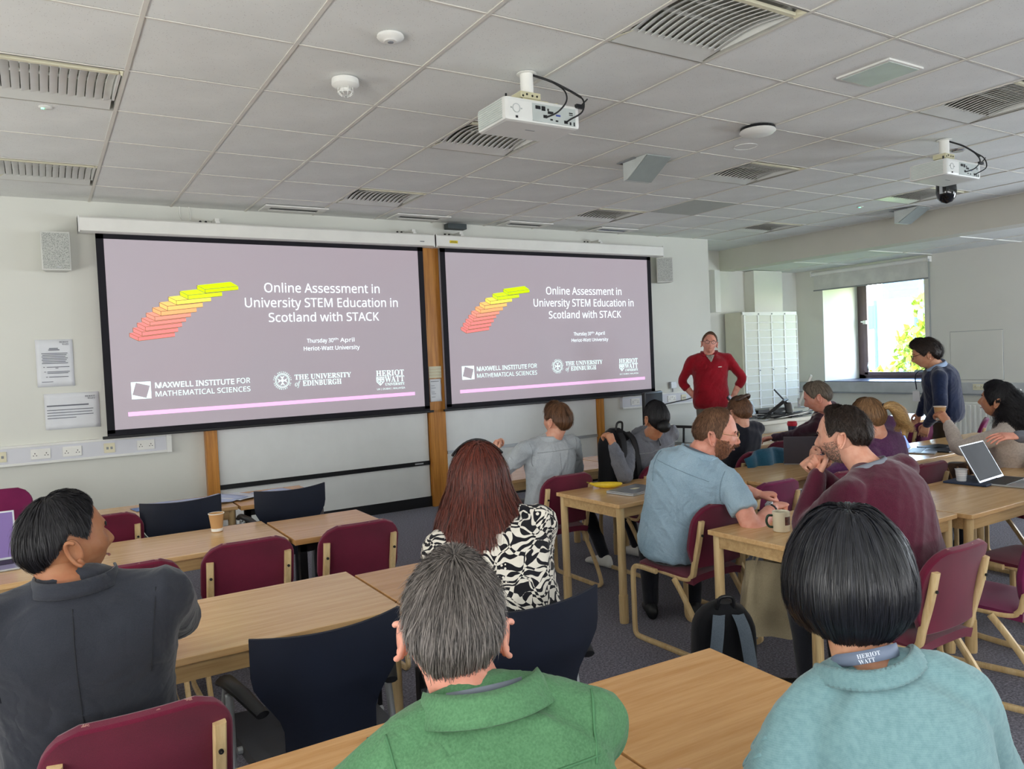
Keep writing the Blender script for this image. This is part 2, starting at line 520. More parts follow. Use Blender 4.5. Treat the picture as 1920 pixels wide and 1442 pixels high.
lab = {(3, -2): 'large louvred ceiling light nearest the camera, above the first projector', (3, 1): 'louvred ceiling light partly hidden behind the first projector',
       (3, 4): 'louvred ceiling light above the right end of the left screen', (-1, 1): 'louvred ceiling light at the left edge, nearer of the two',
       (-1, 4): 'louvred ceiling light at the left edge, farther of the two near the wall', (7, -2): 'louvred ceiling light at the right edge above the second projector',
       (7, 1): 'louvred ceiling light in mid ceiling behind the white disc detector', (7, 4): 'louvred ceiling light above the middle of the right screen',
       (11, -2): 'louvred ceiling light near the bulkhead close to the camera', (11, 1): 'louvred ceiling light by the bulkhead beneath the second projector',
       (11, 4): 'louvred ceiling light by the bulkhead near the front corner', (-1, -2): 'louvred ceiling light overhead at the left'}
first = True
for c in sorted(fix_cells):
    if c in ((-1, -2), (11, -2)): pass
    t = l0 if first else copy_tree(l0); first = False
    t.location = (GX0 + c[0] * TX, GY0 + c[1] * TY, CH)
    tag(t, lab[c], 'ceiling light', 'recessed louvre lights')
# dark narrow downlight slots along the front wall
for i, (x0, x1) in enumerate(((1.98, 2.45), (3.32, 3.80), (4.68, 5.14), (6.0, 6.44))):
    t = thing('ceiling_vent', ['dark slot vent above the left screen, leftmost of the row', 'dark slot vent above the joint between the two screens', 'dark slot vent above the left half of the right screen',
              'bluish slot vent above the right half of the right screen'][i], 'vent', ((x0 + x1) / 2, 7.52, CH - .012), 0, 'slot vents along the front wall')
    h = (x1 - x0) / 2; b = MB()
    b.box((-h - .07, -.15, 0), (-h, .15, .01)); b.box((h, -.15, 0), (h + .07, .15, .01)); b.box((-h, -.15, 0), (h, -.06, .01)); b.box((-h, .06, 0), (h, .15, .01))
    b.build('frame', M_plaster, t)
    b = MB(); b.box((-h, -.06, .006), (h, .06, .009)); b.build('slot', plain('slot_blue', '33406a', .4) if i == 3 else M_black, t)
# smooth folded diffuser panel
t = thing('ceiling_panel', 'smooth grey ceiling panel split by a diagonal seam', 'ceiling panel', (GX0 + panel_cell[0] * TX, GY0 + panel_cell[1] * TY, CH))
Mp = plain('smooth_panel', 'aeb2ac', .5, var=.02)
for s in (0, 1):
    b = MB(); poly = [(.012, .012), (TX - .012, .012), (TX - .012, TY - .012)] if s else [(.012, .012), (TX - .012, TY - .012), (.012, TY - .012)]
    dz = .003 if s else -.004
    b.prism(poly, lambda u, v, d: (u, v, d), dz, dz + .012); b.build('panel_half', Mp, t)
# smoke detectors
def lathe_thing(name, label, cat, loc, prof, mat, part='body', n=28):
    t = thing(name, label, cat, loc); MB().lathe(prof, n=n).build(part, mat, t, smooth=True, auto=40); return t
t = lathe_thing('smoke_detector', 'flat round smoke detector above the left screen, nearer the camera', 'detector', (1.505, 3.40, CH), [(.001, 0), (.062, 0), (.064, -.010), (.055, -.020), (.035, -.024), (.030, -.030), (.001, -.030)], M_plastic)
MB().lathe([(.001, -.0305), (.014, -.0305), (.014, -.034), (.001, -.034)], n=16).build('sensor', M_greyp, t)
t = lathe_thing('heat_detector', 'round detector with a cage tip hanging from the ceiling', 'detector', (1.505, 4.03, CH), [(.001, 0), (.072, 0), (.074, -.03), (.060, -.042), (.042, -.048), (.03, -.052), (.028, -.07), (.001, -.072)], M_plastic)
b = MB()
for k in range(8):
    a = k * math.pi / 4; c_, s_ = math.cos(a), math.sin(a)
    b.tube([(c_ * .042, s_ * .042, -.045), (c_ * .042, s_ * .042, -.07), (c_ * .022, s_ * .022, -.088)], .003, 6)
b.tube([(math.cos(a) * .042, math.sin(a) * .042, -.07) for a in np.linspace(0, 2 * math.pi, 17)[:-1]], .003, 6, closed=True)
b.build('cage', M_plastic, t, smooth=True)
t = lathe_thing('access_point', 'white domed disc with a dark rim on the ceiling, mid room', 'access point', (4.42, 3.71, CH), [(.001, -.018), (.12, -.018), (.125, -.028), (.105, -.045), (.05, -.055), (.001, -.056)], M_plastic)
MB().lathe([(.001, 0), (.118, 0), (.122, -.018), (.001, -.018)]).build('dark_rim', M_black, t)
t = lathe_thing('flush_speaker', 'faint flat round ceiling speaker beside the white disc', 'speaker', (4.74, 4.10, CH + .004), [(.001, -.001), (.085, -.001), (.088, -.004), (.09, .004)], M_tile)
t = lathe_thing('dome_light', 'small shiny round ceiling spot right of the second projector', 'light', (6.55, 3.46, CH + .004), [(.001, 0), (.05, 0), (.052, -.008), (.045, -.014), (.001, -.014)], M_chrome)
t = lathe_thing('presence_sensor', 'small flush ceiling sensor with a green light near the left edge', 'sensor', (.12, 5.15, CH + .004), [(.001, 0), (.035, 0), (.037, -.004), (.03, -.009), (.001, -.009)], M_plastic)
Mled = NM('green_led').set(.4, emit='20ff90', es=6).m
MB().box((-.022, -.006, -.013), (-.008, .006, -.009)).build('indicator_light', Mled, t)
t = lathe_thing('presence_sensor', 'small ceiling sensor with a green light near the bulkhead', 'sensor', (8.08, 5.37, CH + .004), [(.001, 0), (.035, 0), (.037, -.004), (.03, -.009), (.001, -.009)], M_plastic)
MB().box((-.015, -.007, -.013), (.003, .007, -.009)).build('indicator_light', Mled, t)
# flat grille plate
t = thing('ceiling_grille', 'flat frosted rectangular plate in the ceiling, upper right', 'grille', (4.23, 2.665, CH))
b = MB(); b.box((-.165, -.165, -.004), (.165, .165, .006)); b.build('frame', M_white, t)
b = MB(); b.box((-.14, -.15, -.008), (.14, .15, -.004)); b.build('plate', plain('frosted_plate', 'bcc6c2', .35), t)
# wedge ceiling speakers
def wedge(loc, label, rz=0):
    t = thing('ceiling_speaker', label, 'speaker', loc, rz, 'wedge speakers on the ceiling')
    b = MB(); b.prism([(-.145, 0), (.145, 0), (.145, -.15), (.10, -.145)], lambda u, v, d: (d, u, v), -.13, .13)
    b.build('cabinet', plain('speaker_white', 'c9d0cd', .5), t)
    b = MB(); b.prism([(-.143, -.004), (.098, -.148), (.098, -.152), (-.143, -.008)], lambda u, v, d: (d, u, v), -.125, .125)
    b.build('grille_face', plain('speaker_grille', '8f9794', .6, bump=.3, bscale=900), t)
    b = MB(); b.box((-.16, -.02, -.006), (-.10, .19, 0)); b.box((-.13, .13, -.006), (.13, .19, 0)); b.build('mounting_plate', M_greyp, t)
    return t
wedge((4.27, 4.70, CH), 'wedge shaped grey speaker hanging under mid ceiling')
wedge((8.83, 5.2, CH - .01), 'wedge shaped grey speaker hanging by the bulkhead')

# ------------------------------------------------------------------ window, blind, outside
M_fr = plain('bronze_window_frame', '6b5a5c', .4, metal=.3)
FX = WX + .93
t = empty('window_1', (0, 0, 0)); t['kind'] = 'structure'
b = MB()
b.box((FX, WYb - .13, WZa), (FX + .09, WYb, WZb)); b.box((FX, WYa, WZa), (FX + .09, WYa + .08, WZb))
b.box((FX, WYa, WZa), (FX + .09, WYb, WZa + .07)); b.box((FX, WYa, WZb - .08), (FX + .09, WYb, WZb)); b.build('window_frame', M_fr, t, bevel=.004)
b = MB()
b.box((FX - .04, WYb - .20, WZa + .06), (FX, WYb - .13, WZb - .06)); b.box((FX - .04, WYa + .06, WZa + .06), (FX, WYa + .12, WZb - .06))
b.box((FX - .04, WYa + .06, WZa + .05), (FX, WYb - .13, WZa + .11)); b.box((FX - .04, WYa + .06, WZb - .13), (FX, WYb - .13, WZb - .06)); b.build('sash', M_fr, t, bevel=.004)
Mgl = NM('window_glass'); Mgl.base((1, 1, 1, 1)); Mgl.set(.0, trans=1, ior=1.0, spec=.2)
_tr = Mgl.n('BsdfTransparent'); _g = Mgl.n('BsdfGlossy'); _g.inputs['Roughness'].default_value = .02; _mx = Mgl.n('MixShader'); _mx.inputs[0].default_value = .05
Mgl.l(_tr.outputs[0], _mx.inputs[1]); Mgl.l(_g.outputs[0], _mx.inputs[2]); Mgl.l(_mx.outputs[0], Mgl.out.inputs[0])
M_glass = Mgl.m
b = MB(); b.box((FX + .01, WYa + .1, WZa + .1), (FX + .016, WYb - .18, WZb - .1)); b.build('pane', M_glass, t)
b = MB(); b.box((FX - .075, WYb - .20, 1.93), (FX - .04, WYb - .14, 1.99)); b.tube([(FX - .07, WYb - .17, 1.96), (FX - .1, WYb - .12, 1.97)], .012, 8); b.build('latch', M_plaster, t, bevel=.004)
b = MB(); b.tube([(FX - .04, WYb - .2, 1.14), (FX - .09, WYb - .22, 1.2), (FX - .09, WYb - .24, 1.28)], .010, 8); b.build('window_handle', M_chrome, t, smooth=True)
b = MB(); b.box((FX - .05, 6.95, WZa + .1), (FX - .042, 7.12, WZa + .135)); b.build('window_sticker', M_greyp, t)
# roller blind
t = thing('roller_blind', 'white roller blind lowered a little over the window', 'blind', (WX - .07, 7.29, 0))
b = MB(); b.tube([(0, -.98, 2.79), (0, .98, 2.79)], .032, 14); b.build('roller', M_plaster, t, smooth=True, auto=40)
b = MB(); b.box((.012, -.96, 2.52), (.016, .96, 2.79)); b.build('blind_cloth', plain('blind_fabric', 'dcdcd6', .8, bump=.1), t)
b = MB(); b.box((.006, -.97, 2.505), (.022, .97, 2.525)); b.build('hem_bar', M_greyp, t)
b = MB(); b.box((-.035, -1.0, 2.75), (.06, -.985, 2.83)); b.box((-.035, .985, 2.75), (.06, 1.0, 2.83)); b.build('bracket', M_plaster, t)
b = MB(); b.tube([(-.03, -1.0, 2.79), (-.03, -1.0, 1.62), (-.018, -1.0, 1.60), (-.006, -1.0, 1.62), (-.006, -1.0, 2.79)], .004, 6); b.build('chain', M_greyp, t)

# outside: ground, glazed building, trees
b = MB(); b.box((13.5, -20, -2.1), (60, 60, -2.0)); struct('ground', b, plain('grass_ground', '7f9a4c', .9, bump=.2, bscale=5))
M_bw = plain('pale_cladding', '9aa5b0', .5); M_bg = plain('curtain_glass', '7d9fb5', .12, spec=.8, var=.2, vs_=.6)
t = thing('office_building', 'pale glazed office building seen through the window', 'building', (34, 20, -2))
b = MB(); b.box((0, -16, 0), (8, 16, 5.6)); b.build('wall', M_bw, t)
for i in range(16):
    for j in range(4):
        b = MB(); b.box((-.06, -15.6 + i * 1.95, .3 + j * 1.32), (-.01, -15.6 + i * 1.95 + 1.75, .3 + j * 1.32 + 1.1)); b.build('window_pane', M_bg if (i * 7 + j * 3) % 4 else plain('curtain_glass_dark', '335266', .15), t)
for i in range(17):
    b = MB(); b.box((-.16, -15.7 + i * 1.95, 0), (-.02, -15.62 + i * 1.95, 5.6)); b.build('mullion', plain('slate_mullion', '3f5866', .5), t)
for i in (5, 7):
    b = MB(); b.box((1.0, -15 + i * 2.2, 5.6), (2.6, -13.2 + i * 2.2, 6.7)); b.build('roof_vent', plain('roof_unit', '4c6478', .5), t)
M_leaf = plain('sunlit_leaves', '9db52e', .6, var=.3, vs_=3); M_bark = plain('bark', '6d5a45', .9)
def tree(loc, h, r, label, n=700, seed=1):
    rg = np.random.default_rng(seed)
    t = thing('tree', label, 'tree', loc, 0, 'trees outside the window')
    b = MB(); b.tube([(0, 0, 0), (.05, .03, h * .4), (0, 0, h * .8)], [.12, .09, .03], 8)
    for k in range(6):
        a = k * 1.05; b.tube([(0, 0, h * (.3 + .07 * k)), (math.cos(a) * r * .6, math.sin(a) * r * .6, h * (.5 + .07 * k))], [.05, .015], 6)
    b.build('trunk', M_bark, t, smooth=True)
    b = MB()
    for k in range(n):
        d = nrm(rg.normal(size=3)); q = d * (rg.random() ** .45); c = np.array([q[0] * r, q[1] * r, h * .68 + q[2] * h * .36])
        u = nrm(rg.normal(size=3)); v = nrm(np.cross(u, rg.normal(size=3))); s = .12 + .1 * rg.random()
        b.add([c - u * s, c + v * s * .5, c + u * s, c - v * s * .5], [(0, 1, 2, 3)])
    o = b.build('foliage', M_leaf, t); o['kind'] = 'stuff'
tree((25.0, 13.1, -2), 6.2, 1.5, 'tall sunlit tree at the right of the window view', 1500, 3)
tree((22.0, 14.0, -2), 2.7, 1.0, 'low bushy sunlit tree at the bottom of the window view', 900, 5)
tree((27.5, 16.2, -2), 4.2, .8, 'slim young tree in front of the glazed building', 450, 9)
sl = bpy.data.lights.new('sun', 'SUN'); sl.energy = 7; sl.angle = .01; so = bpy.data.objects.new('sun', sl); COL.objects.link(so)
so.rotation_euler = Vector((.75, .35, -.56)).to_track_quat('-Z', 'Y').to_euler()

# panel and trunking, radiator on the window wall
t = thing('wall_panel', 'flat square access panel painted in the wall right of the window', 'panel', (WX - .004, 5.7, 1.37))
b = MB(); b.box((-.006, -.35, -.34), (.004, .35, .34)); b.build('cover', M_wallr, t, bevel=.002)
b = MB(); b.box((0, -.355, -.345), (.004, .355, .345)); b.build('gap', M_greyp, t)
t = thing('cable_trunking', 'long white cable trunking on the wall below the window', 'trunking', (WX, 5, .9))
b = MB(); b.box((-.06, -3.5, -.09), (0, 3.6, .09)); b.build('body', plain('trunking_grey', 'c3c6c8', .5), t, bevel=.004)
b = MB(); b.box((-.064, -3.5, -.085), (-.05, 3.6, -.065)); b.build('rib', M_greyp, t)
def socket(parent, x, z, w_=.146, kind='double', axis='Y', mat=None):
    """UK socket plate; faces -Y (axis Y) or -X (axis X)"""
    def fn(u, v, d):
        return (x + u, d, z + v) if axis == 'Y' else (d, x + u, z + v)
    base = parent['face'] if 'face' in parent else 0.0
    b = MB(); b.prism([(-w_ / 2, -.043), (w_ / 2, -.043), (w_ / 2, .043), (-w_ / 2, .043)], fn, base - .011, base)
    o = b.build('socket', mat or M_plaster, parent, bevel=.003)
    if kind == 'double':
        b = MB()
        for c in (-.042, .042):
            for (du, dv, ww, hh) in ((0, .006, .003, .005), (-.011, -.012, .004, .003), (.011, -.012, .004, .003)):
                b.prism([(c + du - ww, dv - hh), (c + du + ww, dv - hh), (c + du + ww, dv + hh), (c + du - ww, dv + hh)], fn, base - .0125, base - .010)
        b.build('pin_holes', M_black, o)['kind'] = 'stuff'
        b = MB()
        for c in (-.014, .014): b.prism([(c - .008, .010), (c + .008, .010), (c + .008, .028), (c - .008, .028)], fn, base - .016, base - .010)
        b.build('switch', M_plaster, o)['kind'] = 'stuff'
    else:
        b = MB()
        for c in (-.016, .016): b.prism([(c - .009, -.012), (c + .009, -.012), (c + .009, .010), (c - .009, .010)], fn, base - .013, base - .010)
        b.build('port', M_greyp, o)['kind'] = 'stuff'
t['face'] = -.06
socket(t, .65, .03, axis='X', mat=M_cream)
t = thing('radiator', 'white ribbed panel radiator under the trunking by the windows', 'radiator', (WX - .1, 5.1, .12))
b = MB(); b.box((-.03, -1.45, 0), (.03, 1.35, .6)); b.build('body', M_plaster, t, bevel=.01)
r0 = None
for i in range(40):
    if r0 is None:
        b = MB(); b.box((-.042, -.018, .04), (-.028, .018, .56)); r0 = b.build('rib', M_plaster, t, bevel=.006); o = r0
    else: o = r0.copy(); COL.objects.link(o)
    o.location = (0, -1.4 + i * .068, 0)
b = MB(); b.tube([(0, 1.38, .06), (0, 1.46, .06), (0, 1.46, -.1)], .012, 8); b.build('pipe', M_plaster, t)

# louvred cabinet in the alcove
t = thing('louvred_cabinet', 'tall pale louvred cabinet of four columns in the front corner', 'cabinet', (9.34, 8.25, 0))
CW, CHt = 1.29, 2.17
Mcab = plain('cabinet_cream', 'd4d1bd', .5, var=.02)
b = MB(); b.box((0, .02, 0), (CW, .36, CHt)); b.build('carcass', Mcab, t)
def m_slits():
    k = NM('fine_slits'); v = k.coord((1, 1, 1)); wv = k.n('TexWave'); wv.wave_type = 'BANDS'; wv.bands_direction = 'X'; wv.inputs['Scale'].default_value = 28; wv.inputs['Distortion'].default_value = 0
    k.l(v, wv.inputs['Vector']); c = k.ramp(wv.outputs['Color'], [(.3, lin('b4b7ac')), (.55, lin('e2e2d8'))]); n = k.noise(3, 2, v)
    k.base(k.mix(k.math('MULTIPLY', n, .35), c, lin('c9b98a'))); k.set(.5); return k.m
Msl = m_slits(); p0 = None
for i in range(4):
    b = MB(); b.box((.03 + i * .312, -.004, .05), (.06 + i * .312, .03, CHt - .04)); b.build('stile', M_plaster, t)
    for j in range(17):
        if p0 is None:
            b = MB(); b.box((0, .004, 0), (.278, .022, .104)); p0 = b.build('louvre_panel', Msl, t); o = p0
            b = MB(); b.box((0, -.006, .104), (.278, .02, .118)); s0 = b.build('shelf_edge', M_plaster, t)
        else:
            o = p0.copy(); COL.objects.link(o); s1 = s0.copy(); COL.objects.link(s1); s1.location = (.062 + i * .312, 0, .1 + j * .1195); o.location = s1.location; continue
        o.location = (.062, 0, .1); s0.location = (.062, 0, .1)
b = MB(); b.box((CW - .012, -.004, 0), (CW, .03, CHt)); b.box((0, -.004, CHt - .045), (CW, .03, CHt)); b.build('top_rail', M_plaster, t)
for i in range(3):
    for z in (1.25, 2.14):
        b = MB(); b.lathe([(.001, -.012), (.009, -.012), (.009, 0)], (.047 + .312 * (i + 1), -.004, z), 10, axis='Y'); b.build('knob', M_greyp, t)
# ------------------------------------------------------------------ front wall fittings
def post(name, label, x0, x1, members=1, zt=3.0):
    t = thing(name, label, 'post', ((x0 + x1) / 2, WY - .03, 0)); wv = (x1 - x0) / members
    for i in range(members):
        b = MB(); b.box((x0 - (x0 + x1) / 2 + i * wv + .0015, -.055 if i == 0 else -.045, 0), (x0 - (x0 + x1) / 2 + (i + 1) * wv - .0015, .026, zt)); b.build('timber', M_post, t, bevel=.002)
    return t
post('timber_post', 'varnished pine post below the left half of the left screen', 1.31, 1.42)
post('timber_post', 'double varnished pine post between the two screens', 3.665, 3.86, 2)
post('timber_post', 'thin varnished pine post below the right screen', 6.03, 6.11)
M_board = plain('whiteboard_enamel', 'e8ebe9', .22, var=.015, spec=.6)
t = thing('whiteboard', 'wide white board with a black bottom rail below the left screen', 'whiteboard', (2.54, WY - .02, 0))
b = MB(); b.box((-1.11, -.012, .515), (1.11, .01, 3.0)); b.build('panel', M_board, t)
b = MB(); b.box((-1.11, -.028, .47), (1.11, .005, .515)); b.build('rail', M_blackm, t)
b = MB(); b.box((-1.11, -.008, .115), (1.11, .01, .47)); b.build('lower_panel', M_board, t)
b = MB(); b.box((.93, -.032, .485), (1.03, -.028, .50)); b.build('rail_badge', M_silver, t)
t = thing('whiteboard', 'white board with a thin grey rail below the right screen', 'whiteboard', (4.95, WY - .02, 0))
b = MB(); b.box((-1.07, -.012, .60), (1.07, .01, 3.0)); b.build('panel', M_board, t)
b = MB(); b.box((-1.07, -.026, .565), (1.07, .005, .60)); b.build('rail', M_silver, t)
b = MB(); b.box((-1.07, -.008, .1), (1.07, .01, .565)); b.build('lower_panel', M_board, t)

# projection screens
def emis(name, col, s=1.0, base=None):
    k = NM(name); k.base(base or col); k.set(.8, 0, .05, emit=col, es=s); return k.m
def m_slide():
    k = NM('projected_slide'); v = k.coord((1, 1, 1))
    c = k.ramp(k.noise(.9, 2, v), [(.3, lin('a79da6')), (.7, lin('ab9aa4'))])
    k.base(lin('a09aa0')); k.set(.85, 0, .05)
    k.l(c, k.b.inputs['Emission Color']); k.b.inputs['Emission Strength'].default_value = .43
    return k.m
M_slide = m_slide()
M_txt = emis('projected_white', 'eefcff', .75); M_strip = emis('projected_pink', 'f3c3ec', .5)
M_logo = emis('projected_logo_white', 'e2fbf7', .68)
GR = ['d2f518', 'd6f52c', 'f4e765', 'f5c677', 'f4b27a', 'f19c88', 'ef9188', 'ee8c87', 'ed8986', 'ec8684']
M_blk = [emis('projected_block_%s' % g, g, .5) for g in GR]
M_ln = emis('projected_line', '9a7a5c', .25)
def screen(x0, x1, label):
    """x0,x1: slide edges"""
    z0, z1 = 1.13, 2.822; W = x1 - x0; H = z1 - z0; cx = (x0 + x1) / 2; Y = WY - .14
    t = thing('projection_screen', label, 'screen', (cx, Y, 0))
    b = MB(); b.box((x0 - cx, 0, z0), (x1 - cx, .004, z1)); sl_ = b.build('slide', M_slide, t)
    b = MB(); bd = .062
    b.box((x0 - cx - bd, -.001, z0 - .03), (x0 - cx, .005, 2.875)); b.box((x1 - cx, -.001, z0 - .03), (x1 - cx + bd, .005, 2.875)); b.box((x0 - cx - bd, -.001, z1), (x1 - cx + bd, .005, 2.875)); b.box((x0 - cx - bd, -.001, z0 - .06), (x1 - cx + bd, .005, z0))
    b.build('border', plain('black_screen_border', '14121c', .8), t)
    b = MB(); b.box((x0 - cx - bd - .04, -.018, z0 - .075), (x1 - cx + bd + .04, .018, z0 - .05)); b.build('bottom_bar', M_black, t, bevel=.006)
    yo = -.0015
    def P(u, v, d=0.0): return (x0 - cx + u * W, yo - d, z0 + v * H)
    # stack of coloured blocks, drawn flat
    bl = [(.248, .763, .271, .741, .721, .371), (.198, .730, .221, .708, .685, .321), (.165, .699, .187, .678, .656, .287), (.139, .669, .161, .648, .624, .262),
          (.119, .641, .142, .620, .597, .243), (.101, .613, .124, .592, .571, .226), (.088, .586, .110, .564, .545, .211), (.075, .560, .097, .538, .517, .199),
          (.063, .534, .087, .511, .490, .187), (.053, .507, .076, .484, .464, .177)]
    for i in range(len(bl) - 1, -1, -1):
        ul, vl, uf, vf, vb, ur = bl[i]; d = .0002 * (10 - i); th = vf - vb; rise = .020
        A = (ul, vl); B = (uf, vf); C = (uf, vb); D = (ur, vb + rise); E_ = (ur, vf + rise); F_ = (ul + (ur - uf), vl + rise + .002); G = (ul, vl - th)
        b = MB(); b.add([P(*q, d) for q in (A, G, C, D, E_, F_)], [(0, 1, 2, 3, 4, 5)]); ob = b.build('block', M_blk[i], t)
        b = MB()
        def ln(p, q):
            p_, q_ = np.array(P(*p, d + .0001)), np.array(P(*q, d + .0001)); n = nrm(np.cross(q_ - p_, (0, 1, 0))) * .0022
            b.add([p_ - n, q_ - n, q_ + n, p_ + n], [(0, 1, 2, 3)])
        for p, q in ((A, B), (B, C), (B, E_), (A, G), (G, C), (C, D)): ln(p, q)
        b.build('block_outline', M_ln, ob)
    def T(s, u0, u1, v, h, m=M_txt, key='sans', bold=0.0):
        return text_mesh('t', s, m, t, P(u0, v, .002), (1, 0, 0), (0, 0, 1), (u1 - u0) * W, h * H, key, bold)
    T('Online Assessment in', .452, .847, .728, .053); T('University STEM Education in', .389, .913, .642, .053); T('Scotland with STACK', .461, .840, .557, .051)
    T('Thursday 30', .582, .672, .430, .024); T('th', .673, .689, .443, .013); T('April', .696, .746, .430, .024)
    T('Heriot-Watt University', .570, .764, .384, .024)
    T('MAXWELL INSTITUTE', .114, .343, .209, .029, M_logo, bold=.008); T('FOR', .351, .392, .211, .029, M_logo); T('MATHEMATICAL SCIENCES', .114, .391, .163, .028, M_logo)
    T(serif('THE UNIVERSITY'), .534, .728, .215, .029, M_logo, 'serif'); T(serif('of', True), .534, .553, .176, .030, M_logo, 'serif'); T(serif('EDINBURGH'), .560, .693, .176, .031, M_logo, 'serif')
    T(serif('HERIOT'), .819, .924, .210, .034, M_logo, 'serif'); T(serif('WATT'), .850, .924, .170, .036, M_logo, 'serif'); T(serif('UNIVERSITY'), .851, .925, .148, .016, M_logo, 'serif')
    T('UK | DUBAI | MALAYSIA', .820, .926, .123, .011, M_logo)
    # tilted square emblem
    sq = [(.049, .246), (.102, .246), (.102, .156), (.049, .156)]; iq = [(.062, .243), (.100, .224), (.0885, .159), (.051, .179)]
    b = MB()
    for k in range(4): b.add([P(*q, .002) for q in (sq[k], sq[(k + 1) % 4], iq[(k + 1) % 4], iq[k])], [(0, 1, 2, 3)])
    b.build('emblem', M_logo, t)
    # round crest
    c0 = np.array((.494, .2135)); asp = W / H
    def C(r, a, d=.002): return P(c0[0] + r * math.cos(a), c0[1] + r * asp * math.sin(a), d)
    b = MB(); n = 40
    for r0, r1 in ((.0215, .0235), (.0185, .0195)):
        V = [C(r0, 2 * math.pi * i / n) for i in range(n)] + [C(r1, 2 * math.pi * i / n) for i in range(n)]
        b.add(V, [(i, (i + 1) % n, n + (i + 1) % n, n + i) for i in range(n)])
    for k in range(4):
        a = math.pi / 2 * k; b.add([C(.004, a), C(.017, a - .45), C(.012, a), C(.017, a + .45)], [(0, 1, 2, 3)])
    b.add([C(.006, a + math.pi / 4, .0022) for a in np.arange(4) * math.pi / 2], [(0, 1, 2, 3)])
    b.build('crest', M_logo, t)
    ring = 'THE UNIVERSITY OF EDINBURGH '
    for i, ch in enumerate(ring):
        if ch == ' ': continue
        a = math.pi * .95 - i * 2 * math.pi / len(ring); r = .0255
        o_ = C(r, a); ux = np.array((math.sin(a), 0, -math.cos(a))); uz = np.array((math.cos(a), 0, math.sin(a)))
        text_mesh('t', ch, M_logo, t, o_, ux, uz, None, .013, 'sans', .01, 'ring_letter', 'C')
    b = MB(); V = [(.819, .204), (.848, .204), (.848, .175), (.8335, .150), (.819, .175)]; cc = (.8335, .185)
    Vi = [tuple(cc[k] + (q[k] - cc[k]) * .84 for k in (0, 1)) for q in V]
    for k in range(5): b.add([P(*q, .002) for q in (V[k], V[(k + 1) % 5], Vi[(k + 1) % 5], Vi[k])], [(0, 1, 2, 3)])
    b.add([P(*q, .002) for q in ((.832, .2), (.835, .2), (.835, .155), (.832, .155))], [(0, 1, 2, 3)]); b.add([P(*q, .002) for q in ((.821, .189), (.846, .189), (.846, .184), (.821, .184))], [(0, 1, 2, 3)])
    for (u, v) in ((.824, .197), (.828, .193), (.839, .197), (.842, .193), (.825, .178), (.829, .172), (.838, .177), (.841, .171)): b.add([P(u - .0015, v - .003, .002), P(u + .0015, v - .003, .002), P(u + .0015, v + .003, .002), P(u - .0015, v + .003, .002)], [(0, 1, 2, 3)])
    b.build('shield', M_logo, t)
    b = MB(); b.add([P(.037, .067, .002), P(.963, .076, .002), P(.963, .097, .002), P(.037, .089, .002)], [(0, 1, 2, 3)]); b.build('stripe', M_strip, t)
    return t
screen(.553, 3.578, 'left projection screen with the title slide and black border')
screen(3.91, 6.87, 'right projection screen with the same title slide')
# screen cassettes
def case(x0, x1, label, brs, badge=None):
    t = thing('screen_case', label, 'screen case', ((x0 + x1) / 2, WY - .15, 2.94)); h = (x1 - x0) / 2
    b = MB(); b.prism([(-.07, -.065), (-.02, -.075), (.06, -.075), (.06, .06), (-.055, .06), (-.07, .045)], lambda u, v, d: (d, u, v), -h, h); b.build('housing', M_plaster, t, bevel=.003)
    for x in (-h, h - .012):
        b = MB(); b.box((x, -.072, -.078), (x + .012, .062, .062)); b.build('end_cap', M_plastic, t, bevel=.003)
    for x in brs:
        xx = x - (x0 + x1) / 2
        b = MB(); b.box((xx - .02, -.02, .06), (xx + .02, .142, .11)); b.box((xx - .02, -.05, .05), (xx + .02, -.01, .08)); b.build('bracket', M_white, t, bevel=.003)
        b = MB()
        for dx in (-.12, -.07): b.lathe([(.001, -.004), (.011, -.004), (.011, .004)], (xx + dx, .142, .10), 10, axis='Y')
        b.build('screw_hole', M_black, t)['kind'] = 'stuff'
    return t
t = case(.36, 3.755, 'long white screen case above the left screen', (1.51, 3.53))
b = MB(); b.box((1.52, -.0725, -.03), (1.57, -.0705, -.02)); b.build('badge', M_greyp, t)
t = case(3.77, 7.10, 'long white screen case above the right screen', (4.11, 6.08))
b = MB(); b.box((-1.5, -.073, -.03), (-1.40, -.0705, .0)); o = b.build('warning_label', plain('yellow_label', 'e8d020', .5), t)
b = MB(); b.box((-1.49, -.0735, -.022), (-1.41, -.073, -.018)); b.box((-1.485, -.0735, -.012), (-1.42, -.073, -.008)); b.build('label_print', M_black, o)
t = thing('cable', 'white cables looping down above the left end of the left case', 'cable', (1.24, WY - .02, 3.1))
b = MB(); b.tube(*catmull([(-.03, 0, .08), (-.03, -.01, -.02), (-.02, -.04, -.06)], [.005] * 3)[:1], .005, 6); b.tube(*catmull([(.05, 0, .08), (.06, -.01, 0), (.05, -.04, -.06)], [.005] * 3)[:1], .005, 6); b.build('strand', M_plaster, t, smooth=True)
b = thing('cable_box', 'small dark box at the wall top above the gap between the screens', 'box', (4.09, WY - .08, 3.12))
MB().box((-.12, -.05, -.03), (.12, .05, .03)).build('body', plain('dark_box', '3d4547', .5), b, bevel=.006)
